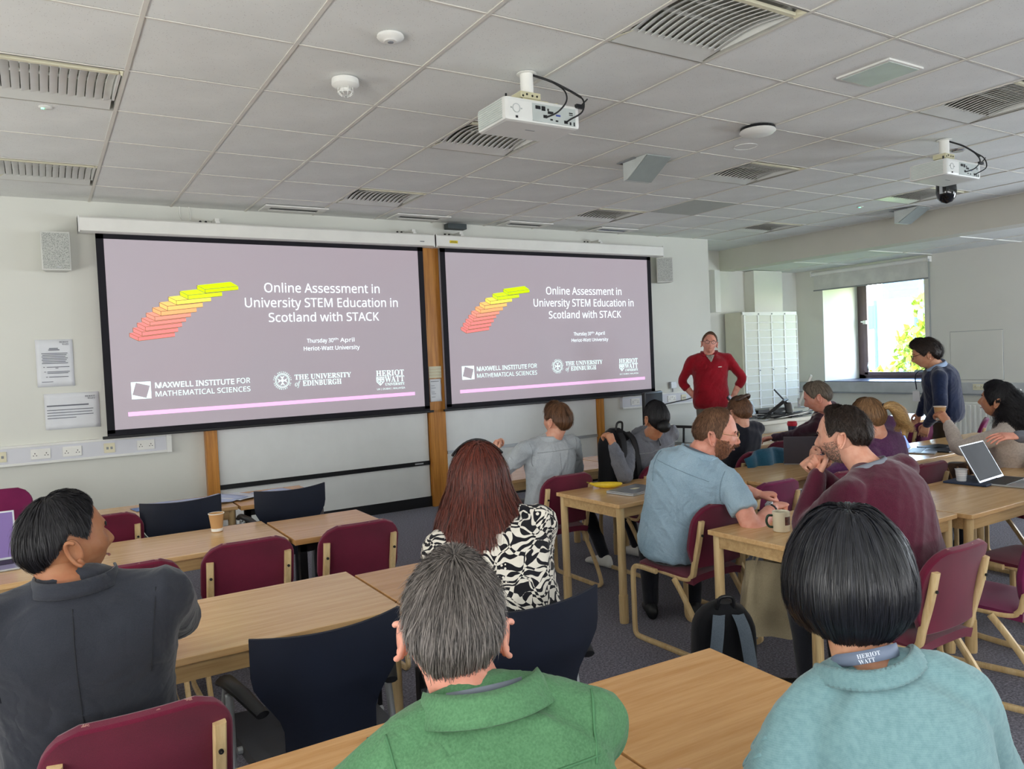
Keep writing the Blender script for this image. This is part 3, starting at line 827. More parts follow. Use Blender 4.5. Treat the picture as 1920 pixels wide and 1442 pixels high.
# wall speakers
def wspk(loc, rz, label):
    t = thing('wall_speaker', label, 'speaker', loc, rz, 'wall speakers beside the screens')
    b = MB(); b.prism([(-.11, .0), (.11, 0), (.08, .15), (-.08, .15)], lambda u, v, d: (u, v, d), -.165, .165); b.build('cabinet', plain('speaker_cabinet', 'd5d6d0', .5), t, bevel=.008)
    def gm():
        k = NM('speaker_mesh'); v = k.coord(); vo = k.n('TexVoronoi'); vo.inputs['Scale'].default_value = 130; k.l(v, vo.inputs[0]); k.base(k.ramp(vo.outputs['Distance'], [(.25, lin('7d807c')), (.5, lin('b9bcb6'))])); k.set(.6); return k.m
    if 'gm' not in MATS: MATS['gm'] = gm()
    b = MB(); b.box((-.098, -.006, -.152), (.098, .001, .152)); b.build('grille', MATS['gm'], t, bevel=.003)
    b = MB(); b.box((.0, -.009, -.14), (.03, -.006, -.132)); b.build('badge', M_silver, t)
    b = MB(); b.box((-.03, .15, -.04), (.03, .19, .04)); b.build('bracket', M_greyp, t)
wspk((.185, WY - .19, 2.695), 0, 'white speaker with grey mesh on the wall left of the left screen')
wspk((7.14, WY - .19, 2.695), R_(-30), 'white speaker with grey mesh on the wall right of the right screen')
# notices
M_paper = plain('white_paper', 'dfe2e6', .7, var=.02, bump=.1, bscale=12); M_ink = plain('grey_print', '6f727c', .7); M_pp = plain('cream_paper', 'ded9bd', .7)
def notice(x0, x1, z0, z1, label, rows, slant=0.0, y=WY):
    t = thing('notice', label, 'notice', ((x0 + x1) / 2, y - .004, (z0 + z1) / 2)); W, H = x1 - x0, z1 - z0
    P = []
    for i in range(9):
        P.append([(-W / 2 + W * j / 8 + slant * (i / 8), -.004 - .0035 * math.sin(i * 1.3 + j * .9) - (.006 if (i in (0, 8) and j in (0, 8)) else 0), -H / 2 + H * i / 8) for j in range(9)])
    b = MB(); b.shell(P, .0006); b.build('sheet', M_paper, t, smooth=True)
    b = MB()
    for (u0, u1, v, h) in rows:
        b.box((-W / 2 + u0 * W + slant * v, -.0115, -H / 2 + v * H), (-W / 2 + u1 * W + slant * v, -.0108, -H / 2 + v * H + h))
    b.build('print', M_ink, t)['kind'] = 'stuff'
    return t
rr = [(.36, .60, .80, .008), (.34, .64, .77, .008)] + [(.15 + .02 * (i % 2), .85 - .03 * (i % 3), .70 - i * .035, .006) for i in range(7)] + [(.18, .22, .41, .006), (.27, .88, .41, .006), (.5, .58, .385, .006), (.2, .24, .31, .006), (.28, .88, .31, .006), (.28, .84, .28, .006), (.24, .28, .20, .006), (.32, .84, .20, .006), (.12, .42, .10, .005)]
t = notice(-.01, .27, 1.54, 1.95, 'portrait paper notice taped to the wall left of the left screen', rr)
text_mesh('t', serif('HERIOT'), M_ink, t, (.04, -.012, .175), (1, 0, 0), (0, 0, 1), .07, .014, 'serif'); text_mesh('t', serif('WATT'), M_ink, t, (.06, -.012, .155), (1, 0, 0), (0, 0, 1), .05, .014, 'serif')
rr = [(.04, .80, .64, .011)] + [(.04, .88 - .02 * (i % 2), .53 - i * .075, .006) for i in range(3)] + [(.04, .56, .305, .006)]
t = notice(.03, .45, 1.165, 1.48, 'landscape paper notice taped below the portrait one', rr)
text_mesh('t', serif('HERIOT'), M_ink, t, (.10, -.012, .115), (1, 0, 0), (0, 0, 1), .08, .014, 'serif'); text_mesh('t', serif('WATT'), M_ink, t, (.12, -.012, .095), (1, 0, 0), (0, 0, 1), .06, .014, 'serif')
t = notice(3.67, 3.81, 1.17, 1.42, 'small white notice on the post between the screens', [(.1, .8, .88, .006), (.12, .4, .7, .004), (.12, .5, .6, .004), (.12, .4, .42, .004), (.12, .5, .34, .004), (.12, .44, .2, .004)], 0, WY - .085)
for i in range(4):
    t = thing('card', ['bottom', 'second lowest', 'second highest', 'top'][i] + ' of the cream cards above the notice on the post', 'card', (3.745, WY - .088, 1.43 + i * .033), 0, 'cream cards on the post')
    b = MB(); b.box((-.075, -.004 - i * .001, 0), (.075, .0, .031)); b.build('sheet', M_pp, t, bevel=.001)
# trunking left
def trunk(x0, x1, z0, z1, label, socks):
    t = thing('cable_trunking', label, 'trunking', ((x0 + x1) / 2, WY, 0)); c = (x0 + x1) / 2
    b = MB(); b.box((x0 - c, -.055, z0 + .012), (x1 - c - .03, 0, z1 - .012)); b.build('body', plain('trunking_white', 'd6d8de', .45, var=.02), t)
    b = MB(); b.box((x0 - c, -.062, z0), (x1 - c - .03, 0, z0 + .02)); b.box((x0 - c, -.062, z1 - .02), (x1 - c - .03, 0, z1)); b.build('rim', M_plastic, t, bevel=.003)
    b = MB(); b.box((x1 - c - .045, -.066, z0 - .004), (x1 - c, 0, z1 + .004)); b.build('end_cap', M_plastic, t, bevel=.004)
    t['face'] = -.055
    for (x, kind) in socks: socket(t, x - c, (z0 + z1) / 2, .146 if kind == 'double' else .088, kind, mat=M_cream if kind != 'double' else M_plaster)
    return t
trunk(-3.2, 1.02, .885, 1.055, 'white socket trunking on the wall at the left', [(-.31, 'data'), (-.02, 'double'), (.215, 'double'), (.505, 'data'), (.80, 'double')])
trunk(6.44, 7.9, .885, 1.055, 'white socket trunking on the wall behind the standing man in red', [(6.65, 'double'), (6.85, 'data'), (7.02, 'double'), (7.3, 'double'), (7.52, 'data')])
t = thing('switch_box', 'small grey metal box on the wall left of the man in red', 'switch', (7.36, WY, 1.15))
b = MB(); b.box((-.05, -.05, -.045), (.05, 0, .045)); b.build('body', M_silver, t, bevel=.005); b = MB(); b.tube([(0, -.02, -.045), (0, -.02, -.1)], .008, 8); b.build('conduit', M_greyp, t)
t = thing('cable', 'black cable drooping below the right hand trunking', 'cable', (7.2, WY - .06, .9))
P, _ = catmull([(-.25, 0, -.12), (-.15, -.02, -.02), (.1, -.04, .02), (.35, -.02, .04), (.5, 0, .06)], [1] * 5); MB().tube(P, .007, 8).build('strand', M_black, t, smooth=True)

# ------------------------------------------------------------------ ceiling projectors
def projector(cx, cy, label, lens=False):
    t = thing('projector', label, 'projector', (cx, cy, 2.85), 0, 'ceiling projectors'); hx, hy, H = .24, .148, .125
    Mb = plain('projector_white', 'dcdeda', .42, var=.02)
    b = MB(); b.box((-hx, -hy, 0), (hx, hy, H)); b.build('body', Mb, t, bevel=.02)
    for i in range(9):
        b = MB(); b.box((-hx - .003, -hy + .03, .014 + i * .0115), (-hx + .004, hy - .02, .021 + i * .0115)); b.build('vent_slat', plain('vent_grey', 'c3cdc8', .5), t, bevel=.001)
    b = MB(); b.box((-hx + .17, -hy - .0015, .012), (hx - .03, -hy + .002, H - .02)); pn = b.build('socket_panel', plain('panel_grey', 'b8c0bd', .5), t)
    b = MB()
    for (x, z, w_, h_) in ((-.035, .085, .016, .009), (0, .083, .012, .012), (.03, .080, .005, .006), (.045, .066, .018, .007), (.01, .042, .012, .008), (.05, .030, .008, .004), (.085, .027, .008, .004), (.145, .028, .012, .008), (.175, .024, .005, .008), (.2, .024, .004, .01), (-.17, .02, .007, .006), (.18, .08, .012, .003), (.18, .07, .012, .002)):
        b.box((x - w_, -hy - .003, z - h_), (x + w_, -hy - .001, z + h_))
    b.build('ports', M_black, pn)['kind'] = 'stuff'
    b = MB(); b.lathe([(.020, -.002), (.024, -.002), (.024, 0)], (-.17, -hy, .065), 16, axis='Y'); b.box((-.205, -hy - .003, .062), (-.198, -hy, .068)); b.box((-.142, -hy - .003, .062), (-.135, -hy, .068)); b.build('button_ring', plain('button_grey', 'b4bab8', .5), t)
    b = MB(); b.box((.08, -hy - .002, .052), (.11, -hy - .001, .062)); b.build('vga_port', plain('port_blue', '4a5aa0', .4), t)
    b = MB(); b.box((-.04, -.03, -.0012), (.02, -.022, -.0002)); b.build('badge', M_greyp, t)
    b = MB(); b.lathe([(.001, .195), (.036, .195), (.036, .31), (.055, .312), (.055, .315), (.001, .315)], n=24); b.build('ceiling_pole', M_plaster, t, smooth=True, auto=40)
    b = MB(); b.box((-.075, -.05, .165), (.055, .05, .2)); b.box((-.06, -.045, .14), (.11, .045, .165)); b.tube([(-.1, -.09, .13), (.1, .09, .14)], .010, 6); b.tube([(-.1, .09, .13), (.14, -.09, .14)], .010, 6); b.box((.1, -.05, .125), (.14, .05, .16)); b.build('mount', plain('mount_cream', 'd0cba8', .45), t, bevel=.004)
    b = MB()
    for (x, z) in ((-.06, .175), (-.035, .185), (0, .18), (.03, .18)): b.lathe([(.001, -.001), (.006, -.001), (.006, .002)], (x, -.051, z), 8, axis='Y')
    b.build('mount_hole', M_black, t)['kind'] = 'stuff'
    for k, pts in enumerate(([(.03, -.02, .305), (.1, -.09, .26), (.2, -.12, .215), (.27, -.13, .185)], [(.2, -.12, .215), (.25, -.17, .16), (.22, -.2, .08), (.16, -.17, .04), (.15, -.15, .03)], [(.1, -.09, .26), (.14, -.15, .2), (.11, -.21, .12), (.06, -.2, .06), (.02, -.16, .04), (.01, -.15, .04)])):
        P, _ = catmull(pts, [1] * len(pts)); MB().tube(P, .0065 if k == 0 else .0045, 8).build('cable', M_black, t, smooth=True)
    b = MB(); b.box((.215, -.16, .115), (.265, -.14, .135)); b.tube([(.24, -.15, .12), (.29, -.16, .17)], .004, 6); b.build('cable_tie', M_black, t)
    b = MB(); b.tube([(-.2, -.1, .125), (-.2, -.1, .15)], .006, 6); b.build('antenna', M_black, t)
    b = MB(); b.lathe([(.001, .01), (.035, .01), (.04, 0), (.04, -.02)], (-.05, hy, .06), 20, axis='Y'); b.build('lens', M_black, t)
    return t
projector(2.362, 3.54, 'nearer white ceiling projector with black cables, left of centre')
projector(6.11, 3.33, 'farther white ceiling projector at the upper right')
t = thing('ceiling_camera', 'black dome camera hanging beside the farther projector', 'camera', (6.66, 3.62, CH))
Mdome = plain('smoked_dome', '0c0c10', .12, spec=.8)
b = MB(); b.lathe([(.001, 0), (.06, 0), (.05, -.03), (.03, -.05), (.03, -.17), (.07, -.2), (.078, -.22)], n=24); b.build('base', M_plaster, t, smooth=True, auto=40)
b = MB(); b.lathe([(.076, -.215), (.08, -.30), (.070, -.35), (.042, -.385), (.001, -.398)], n=24); b.build('dome', Mdome, t, smooth=True)
b = MB(); b.box((-.085, -.012, -.32), (-.078, .012, -.2)); b.build('yoke', M_silver, t)
# ------------------------------------------------------------------ furniture
def table(x0, x1, y0, y1, label, style='beech', rz=0, group='beech tables', z=.72):
    cx, cy = (x0 + x1) / 2, (y0 + y1) / 2; hx, hy = (x1 - x0) / 2, (y1 - y0) / 2
    t = thing('table', label, 'table', (cx, cy, 0), rz, group)
    if style == 'beech':
        b = MB(); b.box((-hx, -hy, z - .024), (hx, hy, z)); b.build('tabletop', M_top, t, bevel=.003)
        i = .035
        for bx in (((-hx + i, -hy + i - .015), (hx - i, -hy + i + .007)), ((-hx + i, hy - i - .007), (hx - i, hy - i + .015)), ((-hx + i - .015, -hy + i), (-hx + i + .007, hy - i)), ((hx - i - .007, -hy + i), (hx - i + .015, hy - i))):
            b = MB(); b.box((*bx[0], z - .085), (*bx[1], z - .0245)); b.build('apron', M_beechx, t, bevel=.002)
        for sx in (-1, 1):
            for sy in (-1, 1):
                b = MB(); b.lathe([(.001, z - .026), (.0245, z - .026), (.0245, .17), (.0285, .168), (.0285, .02), (.026, .0), (.001, 0)], (sx * (hx - .036), sy * (hy - .036), 0), 20)
                b.build('leg', M_beech, t, smooth=True, auto=40)
    else:
        b = MB(); b.box((-hx, -hy, z - .03), (hx, hy, z)); b.build('tabletop', M_top2, t, bevel=.003)
        for yy in (-hy + .03, hy - .055): b = MB(); b.box((-hx + .03, yy, z - .075), (hx - .03, yy + .025, z - .031)); b.build('frame_rail', M_blackm, t)
        for sx in (-1, 1):
            for sy in (-1, 1):
                x, y = sx * (hx - .05), sy * (hy - .05); b = MB(); b.box((x - .02, y - .02, 0), (x + .02, y + .02, z - .031)); b.build('leg', M_blackm, t, bevel=.003)
    return t
G1 = 'tables of the left block'; G2 = 'tables of the right block'
table(-.40, 1.07, 5.24, 5.83, 'beech table nearest the front wall with spread papers', group=G1)
table(1.085, 1.64, 5.22, 5.81, 'small black legged table at the right of the front left row', 'black', group=G1)
table(-.40, 1.07, 4.03, 4.62, 'beech table with the paper cup in the second left row', group=G1)
table(1.085, 1.63, 3.97, 4.55, 'small black legged table at the right of the second left row', 'black', group=G1)
table(-.40, 1.09, 2.58, 3.21, 'beech table where the man in the dark suit leans', group=G1)
table(1.10, 1.66, 2.54, 3.13, 'black legged table in front of the woman in the floral shirt', 'black', group=G1)
table(.0, 1.06, 1.18, 1.79, 'wood table in the row of the man in green, left part', 'black', group=G1)
table(1.07, 1.655, 1.0, 1.655, 'bare wood table between the man in green and the bobbed woman', 'black', R_(-2.5), group=G1)
table(-1.75, -.43, 4.1, 4.7, 'beech table at the left edge with an open laptop', group=G1)
table(-1.75, -.43, 2.9, 3.5, 'beech table at the left edge behind the suited man', group=G1)
table(2.86, 4.0, 3.53, 4.15, 'beech table with the banana and closed laptop', rz=R_(2), group=G2)
table(4.02, 5.18, 3.40, 4.0, 'beech table behind the maroon sweater man', group=G2)
table(5.2, 6.36, 3.27, 3.87, 'beech table with notebooks in front of the purple sweater woman', group=G2)
table(6.38, 7.5, 3.27, 3.87, 'beech table beside the standing man in navy', group=G2)
table(2.79, 3.95, 2.12, 2.74, 'beech table with the cream mug', rz=R_(1.5), group=G2)
table(3.97, 5.13, 2.07, 2.69, 'beech table with the clear plastic cup', group=G2)
table(5.15, 6.3, 2.07, 2.69, 'beech table at the right edge under the large laptop', group=G2)
table(2.75, 3.92, 4.76, 5.37, 'beech table in front of the man in the pale linen shirt', group=G2)
table(3.94, 5.12, 4.76, 5.37, 'beech table behind the upright black backpack', group=G2)
table(5.14, 6.3, 4.76, 5.37, 'pale table with the small open laptop of the bun haired woman', group=G2)
table(6.32, 7.5, 4.76, 5.37, 'pale table with the red lidded tumbler', group=G2)
table(7.9, 9.1, 4.9, 5.5, 'table lit blue by the window behind the ponytail', group=G2)

def bar2(pts, w_, th, n=8):
    """flat bentwood bar swept in the YZ plane; list of (x,y,z)"""
    P, _ = catmull(pts, [1] * len(pts), 5); T = np.gradient(P, axis=0); T /= np.linalg.norm(T, axis=1, keepdims=True)
    X = np.array((1., 0, 0)); b = MB(); V = []; m = len(P)
    prof = [(-1, -.55), (-.75, -1), (.75, -1), (1, -.55), (1, .55), (.75, 1), (-.75, 1), (-1, .55)]
    for i in range(m):
        N = nrm(np.cross(X, T[i]))
        s = 1.0
        for (a, c) in prof: V.append(P[i] + X * a * w_ / 2 * s + N * c * th / 2 * s)
    F = [tuple(range(8))[::-1], tuple(range((m - 1) * 8, m * 8))]
    for i in range(m - 1):
        for k in range(8): F.append((i * 8 + k, i * 8 + (k + 1) % 8, (i + 1) * 8 + (k + 1) % 8, (i + 1) * 8 + k))
    b.add(V, F); return b

def make_mchair(fab):
    t = thing('stacking_chair', 'x', 'chair')
    # seat pad
    P = []
    for i in range(11):
        v = i / 10; row = []
        for j in range(13):
            u = j / 12 * 2 - 1
            hw = .205 - .012 * v; y = .22 - .42 * v; x = u * hw
            c = max(0, abs(u) - .8) / .2; yy = y - (c ** 2) * .03 * (1 if v < .1 else 0)
            z = .462 - .022 * v - .018 * abs(u) ** 4 - (.02 * (1 - v / .15) ** 2 if v < .15 else 0) + .006 * math.sin(math.pi * v)
            row.append((x, yy, z))
        P.append(row)
    b = MB(); b.shell(P, -.038); s = b.build('seat', fab, t, smooth=True, auto=60)
    # back pad: rounded top, narrowing bottom, gently curved
    out = []
    P = []; n = 17
    for i in range(n):
        v = i / (n - 1); z = .475 + v * .345
        if v < .3: hw = .165 + .045 * (v / .3) ** .7
        else: hw = .21
        if v > .72:
            q = (v - .72) / .28; hw = .21 - .085 + .085 * math.sqrt(max(0, 1 - q * q * .985)) - .012 * q
        row = []
        for j in range(15):
            u = j / 14 * 2 - 1
            y = -.185 - .075 * v - .012 + .028 * (u * hw / .21) ** 2 + .018 * math.sin(math.pi * v)
            row.append((u * hw, y, z))
        P.append(row)
    b = MB(); b.shell(P, -.032); o = b.build('backrest', fab, t, smooth=True, auto=60)
    m = o.modifiers.new('round', 'BEVEL'); m.width = .01; m.segments = 2; m.limit_method = 'ANGLE'; m.angle_limit = R_(50)
    bpy.context.view_layer.update()
    for sx in (-1, 1):
        x = sx * .208
        loop = [(x, .05, .415), (x, .18, .418), (x, .222, .405), (x, .238, .36), (x, .238, .20), (x, .238, .06), (x, .225, .022), (x, .18, .014), (x, 0, .014), (x, -.24, .014), (x, -.285, .024), (x, -.297, .06), (x, -.24, .18), (x, -.14, .33), (x, -.08, .405)]
        bar2(loop, .022, .026).build('side_frame', M_beech, t, smooth=True, auto=50)
        x = sx * .178
        up = [(x, .19, .425), (x, .0, .415), (x, -.13, .408), (x, -.185, .43), (x, -.205, .50), (x, -.238, .62), (x, -.262, .735)]
        o = bar2(up, .032, .024).build('back_upright', M_beech, t, smooth=True, auto=50)
        b = MB(); b.lathe([(.001, -.006), (.0065, -.006), (.0065, 0)], (x, -.262, .66), 10, axis='Y'); b.build('bolt', M_black, o)
    b = MB(); b.box((-.19, .12, .405), (.19, .15, .42)); b.build('cross_rail', M_beech, t, bevel=.003)
    b = MB(); b.box((-.19, -.11, .395), (.19, -.08, .41)); b.build('cross_rail', M_beech, t, bevel=.003)
    return t
mch = {'m': make_mchair(M_maroon), 'p': make_mchair(M_maroon2)}
used = set()
def mchair(x, yback, label, rz=0, kind='m', group=None):
    """yback = where the upright tops stand"""
    t = mch[kind] if kind not in used else copy_tree(mch[kind]); used.add(kind)
    a = R_(rz); off = Vector((-math.sin(a) * .26, math.cos(a) * .26, 0))
    t.location = Vector((x, yback, 0)) + off; t.rotation_euler = (0, 0, a)
    tag(t, label, 'chair', group or 'maroon chairs with beech frames')
    return t
mchair(.80, 3.72, 'empty maroon chair behind the paper cup table')
mchair(1.35, 3.72, 'empty maroon chair at the black legged table in the second row')
mchair(.27, 5.0, 'empty maroon chair partly hidden behind the suited man, at the front table')
mchair(.16, 2.02, 'maroon chair the suited man sits on, with a worn top edge')
mchair(.28, 3.62, 'maroon chair top just right of the suited man’s shoulder')
mchair(-.30, 6.75, 'bright maroon chair at the left edge by the wall', 180, 'p')
mchair(3.02, 1.62, 'maroon chair with a torn top edge at the right, under the maroon sweater man', 0, 'm')
mchair(3.03, 2.84, 'maroon chair the bearded man sits on', 2)
mchair(3.01, 4.2, 'maroon chair of the man in the pale linen shirt')
mchair(3.80, 4.12, 'maroon chair of the dark haired man holding the backpack', 0)
mchair(3.72, 3.06, 'purple maroon chair pushed in right of the bearded man', 0, 'p')
mchair(4.32, 3.0, 'dark maroon chair left of the purple sweater woman')
mchair(4.93, 2.82, 'maroon chair of the purple sweater woman')
mchair(3.72, 1.62, 'purple maroon chair seen edge on under the plastic cup table', 14, 'p')
mchair(4.40, 1.72, 'dark maroon chair at the right edge of the picture', -4)
mchair(5.38, 4.33, 'maroon chair beside the bun haired woman')
mchair(4.72, 4.05, 'maroon chair under the teal jacket')
mchair(5.75, 2.5, 'maroon chair of the curly haired woman', 0)
mchair(6.0, 4.12, 'maroon chair of the grey haired man at the laptop')
mchair(7.35, 4.25, 'purple maroon chair left of the standing man in navy', 0, 'p')
mchair(7.95, 4.0, 'purple maroon chair behind the raised paper cup', 25, 'p')
mchair(5.15, 1.45, 'maroon chair of the person at the right edge', 0)

def make_nchair():
    t = thing('armchair', 'x', 'chair'); P = []; n = 13
    for i in range(n):
        v = i / (n - 1); row = []
        for j in range(15):
            u = j / 14 * 2 - 1
            hw = .140 + .09 * (lambda q: q * q * (3 - 2 * q))(min(1, max(0, (v - .32) / .42)))
            z = .40 + v * .43 + .015 * (u ** 2) * v ** 2
            y = -.19 - .05 * v + .03 * u * u * (0.3 + v)
            row.append((u * hw, y, z))
        P.append(row)
    b = MB(); b.shell(P, -.010); b.build('backrest', M_navyp, t, smooth=True, auto=60)
    P = [[((j / 10 * 2 - 1) * (.215 + .02 * i / 8), -.2 + .42 * i / 8, .455 - .01 * math.sin(math.pi * i / 8) + .008 * (j / 10 * 2 - 1) ** 2) for j in range(11)] for i in range(9)]
    b = MB(); b.shell(P, .035); b.build('seat', M_navyf, t, smooth=True, auto=60)
    b = MB(); b.tube([(-.1, -.16, .42), (-.1, -.19, .5)], .012, 8); b.tube([(.1, -.16, .42), (.1, -.19, .5)], .012, 8); b.tube([(-.24, 0, .435), (.24, 0, .435)], .012, 8); b.build('under_frame', M_silver, t)
    for sx in (-1, 1):
        pts = [(sx * .27, .24, 0), (sx * .262, .17, .3), (sx * .256, .06, .58), (sx * .255, .03, .635)]
        P, _ = catmull(pts, [1] * 4); MB().tube(P, .0125, 10).build('leg', M_silver, t, smooth=True)
        pts = [(sx * .27, -.10, 0), (sx * .264, -.05, .3), (sx * .257, -.01, .56), (sx * .256, .0, .62)]
        P, _ = catmull(pts, [1] * 4); MB().tube(P, .0125, 10).build('leg', M_silver, t, smooth=True)
        b = MB(); b.tube([(sx * .262, .07, .635), (sx * .260, .03, .655), (sx * .235, -.08, .645), (sx * .20, -.19, .61)], [.017, .022, .021, .017], 10, flat=(1.25, .75)); b.build('armrest', M_black, t, smooth=True, auto=50)
    return t
nc0 = make_nchair(); nfirst = True
for (x, yb, rz, lb) in ((.70, 5.02, 0, 'navy plastic armchair at the front left table with papers'), (1.34, 4.95, 2, 'navy plastic armchair at the small front table'), (.70, 2.22, 0, 'empty navy plastic armchair in the foreground beside the suited man'), (1.32, 2.0, 0, 'navy plastic armchair of the woman in the floral shirt')):
    t = nc0 if nfirst else copy_tree(nc0); nfirst = False
    t.location = (x, yb + .24, 0); t.rotation_euler = (0, 0, R_(rz)); tag(t, lb, 'chair', 'navy armchairs')

# lectern desk with equipment
M_desk = plain('cream_desk', 'e2e0d2', .45, var=.02)
t = thing('lectern_desk', 'cream front desk crowded with monitors and cables', 'desk', (7.4, 5.95, 0))
b = MB(); b.box((-1.0, -.42, .78), (1.0, .42, .82)); b.build('worktop', M_desk, t, bevel=.004)
b = MB(); b.box((-.96, -.36, 0), (.96, -.33, .78)); b.build('front_panel', M_desk, t)
for x in (-.96, .93): b = MB(); b.box((x, -.33, 0), (x + .03, .38, .78)); b.build('side_panel', M_desk, t)
def monitor(loc, rz, w_, h_, tilt, label, base=True, mat=None, casem=None):
    t = thing('monitor', label, 'monitor', loc, rz)
    Rm = Matrix.Rotation(tilt, 3, 'X')
    b = MB(); b.box((-w_ / 2, -.012, 0), (w_ / 2, .012, h_), rot=Rm, piv=(0, 0, 0)); b.build('case', casem or M_black, t, bevel=.003)
    b = MB(); b.box((-w_ / 2 + .012, -.0135, .014), (w_ / 2 - .012, -.0122, h_ - .012), rot=Rm, piv=(0, 0, 0)); b.build('display', mat or plain('dark_display', '20232b', .12, spec=.8), t)
    b = MB(); b.box((-.1, -.06, -.06), (.1, .06, -.05)); b.box((-.025, -.01, -.06), (.025, .02, .05)); b.build('stand', M_silver, t, bevel=.003)
    return t
monitor((7.55, 5.86, .95), R_(37), .44, .34, R_(24), 'tilted white edged monitor on the right of the front desk', casem=M_plaster)
monitor((6.72, 6.0, .88), R_(40), .36, .24, R_(-35), 'grey tilted monitor at the left of the front desk', mat=plain('grey_display', '777b80', .3))
monitor((6.95, 5.78, .88), R_(-150), .30, .22, R_(-50), 'black touch panel leaning back on the front desk')
t = thing('document_camera', 'grey curved document stand on the front desk', 'stand', (7.15, 5.66, .82))
b = MB(); P = [[(-.02 - .05 * k / 8, -.05 + .1 * j / 3, 0 + .17 * math.sin(k / 8 * 1.5)) for j in range(4)] for k in range(9)]; b.shell(P, .006); b.build('curved_plate', M_silver, t, smooth=True)
b = MB(); b.box((-.08, -.07, 0), (.1, .07, .012)); b.build('base', M_black, t); b = MB(); b.tube([(-.07, 0, .16), (-.25, .02, .32)], .009, 8); b.build('arm', M_black, t)
t = thing('cable_tangle', 'tangle of black and white cables on the front desk', 'cables', (7.0, 5.78, .826))
for k in range(14):
    a = RNG.uniform(0, 6.28); pts = [(RNG.uniform(-.45, .45), RNG.uniform(-.22, .18), RNG.uniform(.004, .05)) for _ in range(5)]
    P, _ = catmull(pts, [1] * 5); MB().tube(P, .005, 6).build('cable', M_black if k % 4 else M_plaster, t, smooth=True)
t = thing('control_box', 'black equipment box on the front desk', 'box', (7.3, 6.1, .82)); b = MB(); b.box((-.3, -.1, 0), (.25, .1, .07)); b.build('case', M_black, t, bevel=.005)
t = thing('laptop', 'small silver laptop at the left of the front desk', 'laptop', (6.72, 5.72, .82), R_(20)); b = MB(); b.box((-.15, -.1, 0), (.15, .1, .014)); b.build('base', M_silver, t, bevel=.003)
b = MB(); b.box((-.15, .1, .01), (.15, .106, .2), rot=Matrix.Rotation(R_(-15), 3, 'X'), piv=(0, .1, .01)); b.build('lid', M_silver, t, bevel=.002)
t = thing('armrest_chair', 'black office chair left of the man in red', 'chair', (6.2, 6.55, 0), R_(200))
b = MB(); b.box((-.24, -.24, .46), (.24, .24, .54)); b.build('seat', M_black, t, bevel=.03); b = MB(); b.box((-.22, -.28, .6), (.22, -.23, 1.15)); b.build('backrest', M_black, t, bevel=.02)
b = MB(); b.tube([(0, 0, .46), (0, 0, .12)], .025, 10)
for k in range(5): b.tube([(0, 0, .12), (.28 * math.cos(k * 1.257), .28 * math.sin(k * 1.257), .05)], .016, 6)
b.build('base', M_black, t)
for sx in (-1, 1): b = MB(); b.box((sx * .27 - .02, -.15, .70), (sx * .27 + .02, .15, .73)); b.tube([(sx * .27, 0, .7), (sx * .25, 0, .5)], .012, 6); b.build('armrest', M_black, t)
t = thing('marker_cup', 'bright green lidded pot at the left end of the front desk', 'pot', (6.98, 6.2, .82)); MB().lathe([(.001, 0), (.04, 0), (.045, .1), (.001, .1)]).build('body', M_plaster, t, smooth=True, auto=40)
MB().lathe([(.048, .095), (.05, .115), (.001, .12)]).build('lid', plain('green_plastic', '7fe04a', .5), t, smooth=True)

# ------------------------------------------------------------------ things on the tables
TZ = .7205
M_alu = plain('aluminium', 'b4b8bd', .3, metal=.7, var=.03)
def paper(x, y, w_, h_, rz, label, mat, z=TZ, fold=False):
    t = thing('paper_sheet', label, 'paper', (x, y, z), R_(rz), 'papers on the front left tables'); b = MB()
    P = [[(-w_ / 2 + w_ * i / 8, -h_ / 2 + h_ * j / 6, .001 + .003 * abs(math.sin(i * .9 + j * .4)) + (.012 * abs(i - 4) / 4 if fold else 0)) for j in range(7)] for i in range(9)]
    b.shell(P, .0008); b.build('sheet', mat, t, smooth=True); return t
Mbl = plain('pale_blue_paper', 'b4bfe0', .6, var=.04); Mbl2 = plain('blue_folder', '4d6fa8', .4); Mpw = plain('print_paper', 'd4d8e4', .6)
paper(.62, 5.62, .16, .28, -80, 'blue corner of the folder at the left of the spread papers', Mbl2)
paper(.76, 5.62, .36, .30, -4, 'large pale blue sheet spread on the front left table', Mbl, TZ + .003)
paper(1.0, 5.56, .26, .34, 24, 'opened folded leaflet in the middle of the spread papers', Mbl, TZ + .005, True)
paper(1.14, 5.58, .22, .30, 30, 'white printed sheet beside the opened leaflet', Mpw, TZ + .009)
t = paper(1.36, 5.58, .32, .24, 12, 'blue leaflet with a small red mark on the small front table', Mbl, TZ + .004)
b = MB(); b.tube([(-.02, -.01, .006), (.0, .02, .006), (.03, -.02, .006), (.05, .02, .006)], .002, 5); b.build('red_mark', plain('red_ink', 'd03050', .6), t)
def pcup(loc, label, name='paper_cup', rz=0):
    t = thing(name, label, 'cup', loc, rz); MB().lathe([(.001, 0), (.028, 0), (.029, .006), (.040, .098), (.042, .1), (.042, .103), (.038, .1), (.027, .01), (.001, .008)], n=32).build('body', plain('kraft_card', 'c49a68', .7), t, smooth=True, auto=50)
    MB().lathe([(.0296, .004), (.0312, .02), (.0305, .02), (.0293, .004)], n=32).build('base_band', M_plaster, t); MB().lathe([(.0405, .099), (.043, .1), (.043, .104), (.0395, .103)], n=32).build('rim', M_plaster, t); return t
pcup((.80, 4.5, TZ), 'brown paper cup with a white rim on the second row table')
